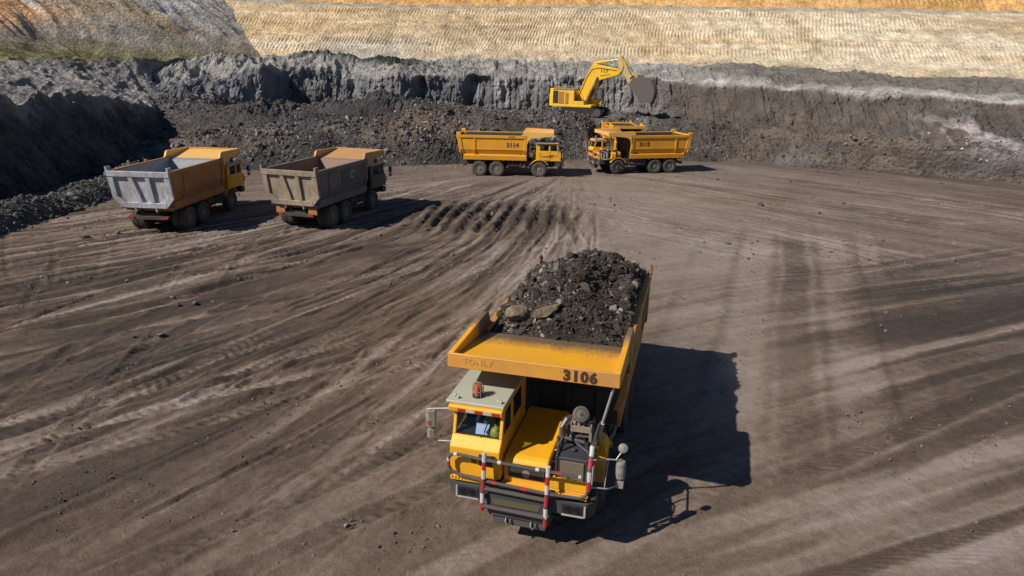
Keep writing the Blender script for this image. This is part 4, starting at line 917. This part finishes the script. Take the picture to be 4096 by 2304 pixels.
Z0_ = -.03
T6 = make_truck((.2225, 12.0008, Z0_), math.atan2(-math.cos(-.25991), math.sin(-.25991)), 'bright yellow dump truck with a heaped load of dark rock and 3106 on its canopy', ('3106', 'lip'), body='bed_dusty', gate='liner_brown')
T14 = make_truck((4.095, 60.9, Z0_), -.058, 'orange yellow dump truck numbered 3114 seen from the side with an empty bed', ('3114', 'near'), body='orange', canopy='pale_canopy', lip='pale_canopy', sc=.989)
T13 = make_truck((7.0, 62.85, Z0_), 3.405, 'orange yellow dump truck numbered 3113 with railed platform, parked in front of the digging machine', ('3113', 'off'), body='orange', canopy='pale_canopy', lip='pale_canopy', sc=.967)
TA = make_truck((-19.27, 46.18, Z0_), 1.483, 'orange dump truck seen from behind with whitish grey tailgate and pale grey empty bed', (), body='old_orange', canopy='pale_canopy', liner='liner_grey', gate='dirty_steel', cabm='yellow_cab', sc=1.009)
TB = make_truck((-10.0, 47.29, Z0_), 1.288, 'dump truck seen from behind with dust caked tan tailgate and dark panelled side', (), body='bed_grey', canopy='rust_canopy', lip='rust_canopy', liner='liner_brown', gate='dirty_tan', cabm='cab_teal', sc=1.0, side='C')
TH = make_truck((11.3, 69.7, Z0_), R_(-88), 'dump truck half hidden behind truck 3113, only its canopy and load bed showing', (), body='orange', canopy='yellow', sc=.92, detail=0)

# ------------------------------------------------------------------ load of broken rock in the foreground truck
TM = Matrix.Translation(T6.location) @ Matrix.Rotation(T6.rotation_euler[2], 4, 'Z')
def at6(x, y, z): return TM @ Vector((x, y, z))
lr = np.random.RandomState(21)
lx = np.linspace(-8.62, -2.75, 150); ly = np.linspace(-1.57, 1.57, 96)
LX, LY = np.meshgrid(lx, ly, indexing='ij')
def load_h(x, y):
    u = np.clip((x+8.62)/5.6, 0, 1); env = np.where(x < -6.7, 1-((x+6.7)/2.4)**2*.75, 1-np.clip((x+6.7)/3.7, 0, 1.1)**1.35*.80)
    h = 3.26 + 1.12*np.clip(env, 0, 1)*(1-np.abs((y-.15)/1.85)**2.0*.92)
    h = h + .22*fbm(x*.9, y*.9, 201, 3) + .13*fbm(x*2.6, y*2.6, 202, 3) - .35*np.exp(-(((x+5.4)/.8)**2+((y-.75)/.5)**2)) + .25*np.exp(-(((x+5.9)/.5)**2+((y-.2)/.5)**2))
    edge = np.clip((1.58-np.abs(y))/.25, 0, 1)
    h = 3.42 + (h-3.42)*(.40+.60*edge) + .16*(sstep(-1.2, -1.5, y)+sstep(1.2, 1.5, y))*sstep(-3.6, -4.4, x)
    fr = sstep(-3.45, -2.8, x); return h*(1-fr) + (3.40)*fr
LH = load_h(LX, LY); nlx, nly = LX.shape
top = np.stack([LX, LY, LH], -1).reshape(-1, 3)
# closed underside so that the heap is solid: a skirt down to the floor of the bed
per = list(range(0, nly)) + [i*nly+nly-1 for i in range(1, nlx)] + [(nlx-1)*nly+j for j in range(nly-2, -1, -1)] + [i*nly for i in range(nlx-2, 0, -1)]
sk = top[per].copy(); sk[:, 2] = 2.4; sk[:, 1] *= .97
F = grid_faces(nlx, nly)[:, ::-1]; np_ = len(per); b0 = len(top)
FS = np.array([(per[i], per[(i+1) % np_], b0+(i+1) % np_, b0+i) for i in range(np_)])[:, ::-1]
hv = np.vstack([top, sk])
# loose rock over the heap
n = 16000; rx = lr.uniform(-8.55, -2.95, n); ry = lr.uniform(-1.66, 1.60, n); rz = load_h(rx, ry)
kp = (rx < -3.3) | (lr.rand(n) < .25); rx, ry, rz = rx[kp], ry[kp], rz[kp]; n = len(rx)
sz = np.clip(np.exp(lr.randn(n)*.72-3.85), .010, .19)
rv, rf = rocks_arrays(np.c_[rx, ry, rz+sz*.15], sz, lr, flat=.55, jit=.36)
allv = np.vstack([hv, rv]); tri = np.vstack([np.stack([F[:, 0], F[:, 1], F[:, 2]], -1), np.stack([F[:, 0], F[:, 2], F[:, 3]], -1), FS[:, [0, 1, 2]], FS[:, [0, 2, 3]], rf+len(hv)])
bc = np.tile(np.array([[.044, .034, .027]]), (len(hv), 1)); bc *= (1+1.0*fbm(hv[:, 0:1]*.8, hv[:, 1:2]*.8, 205, 3)+.35*sstep(.2, -1.4, hv[:, 1:2]))  # heap colour lightened toward the sunlit side of the bed
rb = np.where(lr.rand(n, 1) < .10, np.array([[.17, .145, .12]]), np.array([[.044, .036, .030]]))*(.6+.9*lr.rand(n, 1))*(1+.5*sstep(.2, -1.4, ry[:, None]))  # stones get the same painted brightening on the lit side
wv = allv @ np.array(TM.to_3x3()).T + np.array(TM.translation)
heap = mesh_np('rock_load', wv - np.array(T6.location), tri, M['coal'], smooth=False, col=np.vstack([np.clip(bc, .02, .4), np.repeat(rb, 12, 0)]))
heap.location = T6.location
tag(heap, 'heap of dark broken rock piled in the bed of the foreground truck', 'rock heap')
for loc, s, lab, seed in (((-3.72, -1.16, 3.72), (.30, .25, .22), 'blocky tan boulder on the dark heap, nearest the edge of the truck bed', 3), ((-3.80, -.36, 3.80), (.22, .36, .15), 'flat tan slab of rock lying in the dark heap behind the yellow canopy', 8)):
    bm = bmesh.new(); bmesh.ops.create_icosphere(bm, subdivisions=3, radius=1)
    pl = np.random.RandomState(seed); cuts = [(Vector(pl.randn(3)).normalized(), pl.uniform(.50, .80)) for _ in range(13)] + [(Vector((.1, .05, 1)).normalized(), .45)]
    for v in bm.verts:
        c_ = v.co.copy()
        for n_, d_ in cuts:
            e_ = c_.dot(n_)-d_
            if e_ > 0: c_ -= n_*e_
        v.co = Vector((c_.x*s[0], c_.y*s[1], c_.z*s[2]))*1.35*(1+.04*random.random())
    me = bpy.data.meshes.new('boulder'); bm.to_mesh(me); bm.free()
    a = me.attributes.new('tone', 'FLOAT_COLOR', 'POINT'); cc = np.ones((len(me.vertices), 4), np.float32); cc[:, :3] = (.19, .145, .10); a.data.foreach_set('color', cc.ravel())
    me.polygons.foreach_set('use_smooth', [True]*len(me.polygons)); me.set_sharp_from_angle(angle=R_(25))
    o = link('boulder', me, M['coal']); o.location = at6(*loc); o.rotation_euler = (.25, -.3, T6.rotation_euler[2]+.3)
    tag(o, lab, 'boulder')

# ------------------------------------------------------------------ driver and things on the dashboard
def skin_to_mesh(name, P, E, Rr, mats, parent, matfn=None):
    bm = bmesh.new(); lay_ = bm.verts.layers.skin.verify(); vv = [bm.verts.new(p) for p in P]
    for v, r in zip(vv, Rr): v[lay_].radius = r
    vv[0][lay_].use_root = True
    for a_, b_ in E: bm.edges.new((vv[a_], vv[b_]))
    me = bpy.data.meshes.new(name); bm.to_mesh(me); bm.free()
    tmp = bpy.data.objects.new(name, me); COL.objects.link(tmp); sm = tmp.modifiers.new('skin', 'SKIN'); sm.use_smooth_shade = True
    sb = tmp.modifiers.new('sub', 'SUBSURF'); sb.levels = sb.render_levels = 2
    bpy.context.view_layer.update()
    m2 = bpy.data.meshes.new_from_object(tmp.evaluated_get(bpy.context.evaluated_depsgraph_get())); bpy.data.objects.remove(tmp)
    o = link(name, m2, mats, parent)
    if matfn:
        for p in m2.polygons: p.material_index = matfn(p.center)
    return o
def driver():
    root = tag(empty('person', at6(-1.16, -.95, 1.46), T6.rotation_euler[2]), 'driver in a lime vest and dark blue clothes at the wheel of the foreground truck', 'person')
    P = []; E = []; Rr = []
    def jn(p, r, par=None):
        P.append(p); Rr.append(r)
        if par is not None: E.append((par, len(P)-1))
        return len(P)-1
    pel = jn((0, 0, .47), (.16, .12)); sp1 = jn((-.02, 0, .66), (.15, .115), pel); ch = jn((-.03, 0, .86), (.165, .12), sp1); nk = jn((-.01, 0, 1.0), (.06, .06), ch); h0 = jn((.01, 0, 1.08), (.066, .07), nk); h1 = jn((.025, 0, 1.17), (.08, .095), h0); jn((.02, 0, 1.25), (.065, .08), h1)
    jn((.125, 0, 1.14), (.014, .018), h1)
    for s in (-1, 1):
        jn((.01, s*.088, 1.15), (.012, .022), h1)
        sh = jn((-.02, s*.20, .93), (.07, .07), ch); el = jn((.13, s*.26, .70), (.048, .048), sh); wr_ = jn((.36, s*.19, .78), (.032, .032), el); pm = jn((.43, s*.175, .82), (.036, .022), wr_)
        for dy, ln in ((-.030, .070), (-.010, .084), (.010, .080), (.030, .064)):
            f1 = jn((.470, s*.175+dy, .835), (.0095, .0095), pm); f2 = jn((.470+ln*.45, s*.175+dy*1.1, .830), (.009, .009), f1); jn((.470+ln*.40, s*.175+dy*1.1, .800), (.008, .008), f2)
        t1 = jn((.415, s*.175-s*.045, .812), (.011, .011), pm); jn((.45, s*.175-s*.06, .795), (.009, .009), t1)
        hip = jn((.06, s*.10, .45), (.10, .10), pel); kn = jn((.46, s*.13, .47), (.066, .066), hip); an = jn((.54, s*.13, .10), (.045, .045), kn); jn((.66, s*.14, .045), (.045, .035), an)
    b_ = skin_to_mesh('body', P, E, Rr, [M['navycloth'], M['skin']], root, lambda c_: 1 if (c_.z > 1.0 or c_.x > .385 and c_.z > .6) else 0)
    skin_to_mesh('vest', [(-.01,0,.50),(-.02,0,.66),(-.03,0,.84),(-.025,0,.955)], [(0,1),(1,2),(2,3)], [(.185,.145),(.175,.14),(.19,.145),(.12,.09)], [M['vest']], root)
    c_ = MB(); c_.lathe([(.001,1.29),(.07,1.275),(.098,1.22),(.10,1.18),(.096,1.18)], (.02,0,0), 'z', 18); c_.prism([(.09,-.06),(.17,-.045),(.185,0),(.17,.045),(.09,.06)], 'z', 1.178, 1.188); c_.build('cap', M['black'], root, smooth=True)
    for s in (-1, 1): MB().lathe([(.001,-.012),(.010,0),(.001,.012)], (.108, s*.032, 1.175), 'x', 8).build('eye', M['paper'], root, smooth=True)
driver()
a = MB(); a.slab([(0,-.14,0),(0,.14,0),(-.10,.14,.20),(-.10,-.14,.20)], (-.006,0,0)); a.slab([(.008,-.13,.012),(.008,.13,.012),(-.085,.13,.187),(-.085,-.13,.187)], (-.002,0,0), 1)
o = a.build('paper_sheet', [M['white_tape'], M['paper']]); o.location = at6(-.33, -.90, 2.272); o.rotation_euler = (0, 0, T6.rotation_euler[2])
tag(o, 'pale sheet of paper propped up behind the windshield of the foreground truck', 'paper')
a = MB(); a.lathe([(.001,.165),(.05,.16),(.10,.12),(.125,.05),(.13,0),(.12,0),(.115,.04)], (0,0,0), 'z', 22); a.prism([(.10,-.11),(.17,-.07),(.19,0),(.17,.07),(.10,.11)], 'z', .0, .012); a.box(-.10, .10, -.012, .012, .10, .175)
o = a.build('hard_hat', M['hathat'], smooth=True); o.location = at6(-.45, -.64, 2.272); o.rotation_euler = (0, .12, T6.rotation_euler[2]+.5)
tag(o, 'yellow green hard hat lying on the dashboard of the foreground truck', 'hard hat')

# ------------------------------------------------------------------ excavator on the rubble bench
ex = tag(empty('excavator', (7.75, 83.0, 3.40), R_(-21)), 'large yellow excavator with raised bent boom standing on the rubble bench', 'excavator')
EY = M['exc']
for s in (-1, 1):
    a = MB(); y0, y1 = s*1.25, s*1.9
    prof = [(-2.35,1.02),(2.2,1.02),(2.62,.86),(2.78,.55),(2.62,.22),(2.25,.04),(-2.3,.04),(-2.68,.22),(-2.82,.55),(-2.68,.88)]
    a.prism(prof, 'y', y0, y1)
    L = [Vector((p[0], 0, p[1])) for p in prof]; L.append(L[0])
    for p_, q_ in zip(L, L[1:]):
        n_ = max(1, int((q_-p_).length/.22)); d = (q_-p_).normalized(); nn = Vector((-d.z, 0, d.x))
        for i in range(n_):
            c_ = p_.lerp(q_, (i+.5)/n_); e1 = c_-d*.05-nn*.02; e2 = c_+d*.05-nn*.02
            a.slab([(e1.x, min(y0,y1)-.02, e1.z), (e2.x, min(y0,y1)-.02, e2.z), (e2.x+nn.x*.07, min(y0,y1)-.02, e2.z+nn.z*.07), (e1.x+nn.x*.07, min(y0,y1)-.02, e1.z+nn.z*.07)], (0, abs(y1-y0)+.04, 0))
    tr_ = a.build('crawler_track', M['track'], ex)
    for x_ in np.linspace(-1.8, 1.8, 7):
        MB().lathe([(.001,-.03),(.19,-.03),(.19,.03),(.001,.03)], (x_, s*1.93, .30), 'y', 14).build('track_roller', M['tube'], tr_)
    MB().lathe([(.001,-.03),(.40,-.03),(.40,.03),(.001,.03)], (2.25, s*1.93, .54), 'y', 16).build('idler_wheel', M['tube'], tr_)
a = MB(); a.box(-1.3, 1.3, -1.24, 1.24, .42, .85); a.lathe([(.001,.8),(1.0,.8),(1.0,1.08),(.001,1.08)], (0,0,0), 'z', 24); a.build('undercarriage', M['track'], ex, .03)
a = MB(); a.box(-3.0, 1.5, -1.75, 1.75, 1.08, 1.36); a.box(-3.0, -.55, -1.72, 1.72, 1.36, 2.85); a.box(-.55, .6, -1.70, -.62, 1.36, 1.75); a.box(-.55, .3, .62, 1.70, 1.36, 2.2); a.box(-.5, .75, -.62, -.50, 1.36, 2.1); a.box(-.5, .75, .50, .62, 1.36, 2.1)
house = a.build('house', EY, ex, .04, seg=2)
a = MB(); a.box(-2.36, -1.70, -1.74, -1.722, 1.42, 2.75, 1); a.build('access_door', [EY, M['old_orange']], house, .01); MB().box(-1.45, -1.2, -1.75, -1.722, 1.42, 2.6).build('access_door', M['old_orange'], house, .01); MB().box(-1.62, -1.52, -1.78, -1.722, 1.36, 2.80).build('access_door', EY, house, .01); MB().box(-.548, -.535, -1.5, -.7, 1.8, 2.75).build('end_panel', M['old_orange'], house, .005)
a = MB(); a.box(-3.02, -2.42, -1.745, -1.724, 1.46, 2.82, 0)
for z_ in np.linspace(1.5, 2.75, 12): a.box(-2.98, -2.46, -1.77, -1.745, z_, z_+.035, 1)
a.build('radiator_grille', [M['black'], M['tube']], house)
a = MB(); a.prism([(-3.0,-1.74),(-3.0,1.74),(-3.40,1.66),(-3.62,1.2),(-3.62,-1.2),(-3.40,-1.66)], 'z', 1.12, 2.45); a.prism([(-3.0,-1.68),(-3.0,1.68),(-3.46,1.5),(-3.46,-1.5)], 'z', 2.45, 3.05); a.build('counterweight', EY, ex, .06, seg=2)
a = MB(); a.box(-2.9, -.7, -1.4, 1.4, 2.85, 3.02); a.lathe([(.001,3.0),(.14,3.0),(.14,3.45),(.09,3.5)], (-2.2,.5,0), 'z', 12); a.build('engine_cover', M['brownframe'], house, .02)
a = MB()
for p_, q_ in zip([(-2.95,-1.7),(-1.9,-1.7),(-.6,-1.7)], [(-1.9,-1.7),(-.6,-1.7),(-.6,-.7)]): a.tube([(p_[0],p_[1],3.25),(q_[0],q_[1],3.25)], .022, 6)
for x_ in (-2.95,-1.9,-.6): a.tube([(x_,-1.7,2.85),(x_,-1.7,3.25)], .022, 6)
a.build('handrail', EY, house, smooth=True)
a = MB(); a.box(.35, 2.05, .72, 1.72, 1.36, 1.9); a.box(.35, .5, .72, 1.72, 1.9, 3.1); a.box(.35, 2.05, .72, 1.72, 3.0, 3.12)
for x_, y_ in ((1.95,.72),(1.95,1.64),(1.15,.72),(1.15,1.64)): a.box(x_, x_+.09, y_, y_+.08, 1.9, 3.0)
ecab = a.build('cab', EY, ex, .02)
MB().box(.5, 1.95, .75, .765, 1.9, 3.0).build('side_window', M['glass'], ecab); MB().box(2.0, 2.02, .80, 1.64, 1.9, 3.0).build('windshield', M['glass'], ecab)
for pts, rr_ in (([(-.35,.44,2.2),(.45,.44,4.5),(1.1,.44,5.5),(1.9,.30,5.75),(3.9,.25,5.4)], .045), ([(-.30,-.44,2.4),(.50,-.44,4.35),(1.05,-.44,5.2),(1.9,-.44,5.35),(3.9,-.44,5.1)], .035)):
    MB().tube(pts, rr_, 6).build('hydraulic_hose', M['black'], ex, smooth=True)
MB().box(-.9, 1.25, -1.78, -1.72, .98, 1.10).build('step_rail', M['chassis'], house, .01)
a = MB(); a.prism([(-.52,-1.7),(.55,-1.7),(.55,-.62),(-.52,-.62)], 'z', 1.752, 1.80); a.build('walkway', M['chassis'], house)
# boom, arm and bucket
bp = [(-.42,1.45),(-.50,2.0),(-.22,3.0),(.42,4.5),(.92,5.50),(1.30,5.74),(1.85,5.68),(4.0,5.27),(4.28,5.02),(4.22,4.76),(3.98,4.62),(2.10,4.08),(1.86,3.98),(1.56,3.62),(.74,2.50),(.32,1.75),(.22,1.45)]
a = MB(); a.prism(bp, 'y', -.42, .42)
for y_ in (-.30, .30): a.prism([(.95,5.3),(1.10,5.95),(1.55,6.0),(1.75,5.55)], 'y', y_-.06, y_+.06)
a.prism([(-.52,1.3),(-.52,1.9),(.25,1.9),(.25,1.3)], 'y', -.5, .5); boom = a.build('boom', EY, ex, .04, seg=2)
text_mesh('number', '117', .55, (2.45, -.425, 5.02), (1,0,-.11), (.11,0,1), M['ink'], boom, .02, space=1.1); 
a = MB(); 
for i in range(9): a.box(2.0+i*.13, 2.09+i*.13, -.432, -.421, 4.46+i*.018, 4.56+i*.018)
a.build('lettering', M['stripe_red'], boom)
for s in (-1, 1):
    MB().tube([(.50,s*.62,1.55),(1.15,s*.62,3.05)], .15, 12).build('boom_cylinder', M['old_orange'], ex, smooth=True); MB().tube([(1.15,s*.62,3.05),(1.72,s*.55,4.42)], .08, 10).build('cylinder_rod', M['chrome'], ex, smooth=True)
MB().tube([(1.32,0,5.85),(2.9,0,6.12)], .14, 12).build('arm_cylinder', EY, ex, smooth=True); MB().tube([(2.9,0,6.12),(4.0,0,6.30)], .075, 10).build('cylinder_rod', M['chrome'], ex, smooth=True)
a = MB(); a.prism([(3.92,6.55),(4.05,6.68),(4.34,6.62),(4.72,6.0),(5.20,5.15),(5.62,4.30),(5.72,3.95),(5.50,3.72),(5.24,3.75),(4.72,4.55),(4.30,5.15),(4.05,5.45)], 'y', -.30, .30)
for y_ in (-.34, .34): a.prism([(3.88,6.50),(4.00,6.74),(4.28,6.70),(4.60,5.6),(4.45,5.0),(4.12,4.95),(4.0,5.4)], 'y', y_-.05, y_+.05)
arm = a.build('arm', M['exc_arm'], ex, .03, seg=2)
MB().tube([(4.62,0,6.35),(5.25,0,5.50)], .12, 12).build('bucket_cylinder', M['exc_arm'], ex, smooth=True); MB().tube([(5.25,0,5.50),(5.78,0,4.80)], .06, 8).build('cylinder_rod', M['chrome'], ex, smooth=True)
for y_ in (-.38, .38): MB().prism([(5.68,4.92),(5.88,4.92),(6.28,4.28),(6.18,4.14)], 'y', y_-.05, y_+.05).build('bucket_link', M['exc_arm'], ex, .01)
for y_ in (-.38, .38): MB().prism([(5.28,4.28),(5.42,4.38),(5.90,4.90),(5.76,4.98)], 'y', y_-.05, y_+.05).build('bucket_link', M['exc_arm'], ex, .01)
op = [(5.36,3.62),(5.70,4.22),(6.30,4.42),(7.10,4.40),(7.75,4.15),(8.15,3.65),(8.30,3.05),(8.22,2.35),(8.02,1.85)]
ip = [(7.90,1.88),(8.08,2.40),(8.15,3.02),(8.00,3.58),(7.65,4.02),(7.05,4.26),(6.35,4.28),(5.80,4.10),(5.50,3.60)]
a = MB(); a.prism(op+ip, 'y', -1.05, 1.05); 
for y_ in (-.32, .32): a.prism([(5.42,3.45),(5.30,3.75),(5.75,4.35),(6.1,4.5),(6.45,4.40),(5.9,4.2)], 'y', y_-.06, y_+.06)
for z_ in range(5): a.box(-.0+8.2, 8.33, -1.0, 1.0, 2.2+z_*.22, 2.26+z_*.22)
bk = a.build('bucket', M['bucket'], ex, .015)
for y_ in (-1.07, 1.01): MB().prism(op+[(7.3,1.75),(6.6,2.1)], 'y', y_, y_+.06).build('bucket_side', M['bucket_side'], bk)
for i in range(5):
    y_ = -.9+i*.45; MB().prism([(7.86,1.98),(8.06,1.98),(7.98,1.62),(7.80,1.38)], 'y', y_-.07, y_+.07).build('tooth', M['brownframe'], bk)

# ------------------------------------------------------------------ thin dust raised by the moving truck
md = bpy.data.materials.new('suspended_dust'); md.use_nodes = True; t = md.node_tree; t.nodes.clear()
ou = t.nodes.new('ShaderNodeOutputMaterial'); pv_ = t.nodes.new('ShaderNodeVolumePrincipled'); t.links.new(pv_.outputs[0], ou.inputs['Volume'])
pv_.inputs['Color'].default_value = (.72, .60, .50, 1); pv_.inputs['Density'].default_value = .022
bm = bmesh.new()
for (x_, y_, z_), (a_, b_, c_) in (((6.5, 26.5, .2), (4.2, 8.5, 2.0)), ((4.6, 22.0, .2), (2.2, 4.0, 1.6))):
    r_ = bmesh.ops.create_icosphere(bm, subdivisions=4, radius=1)
    for v in r_['verts']: v.co = Vector((v.co.x*a_+x_, v.co.y*b_+y_, max(v.co.z, -.15)*c_+z_))
me = bpy.data.meshes.new('dust_cloud'); bm.to_mesh(me); bm.free()
o = link('dust_cloud', me, md); tag(o, 'thin brown dust hanging behind the loaded truck', None, None, 'stuff')
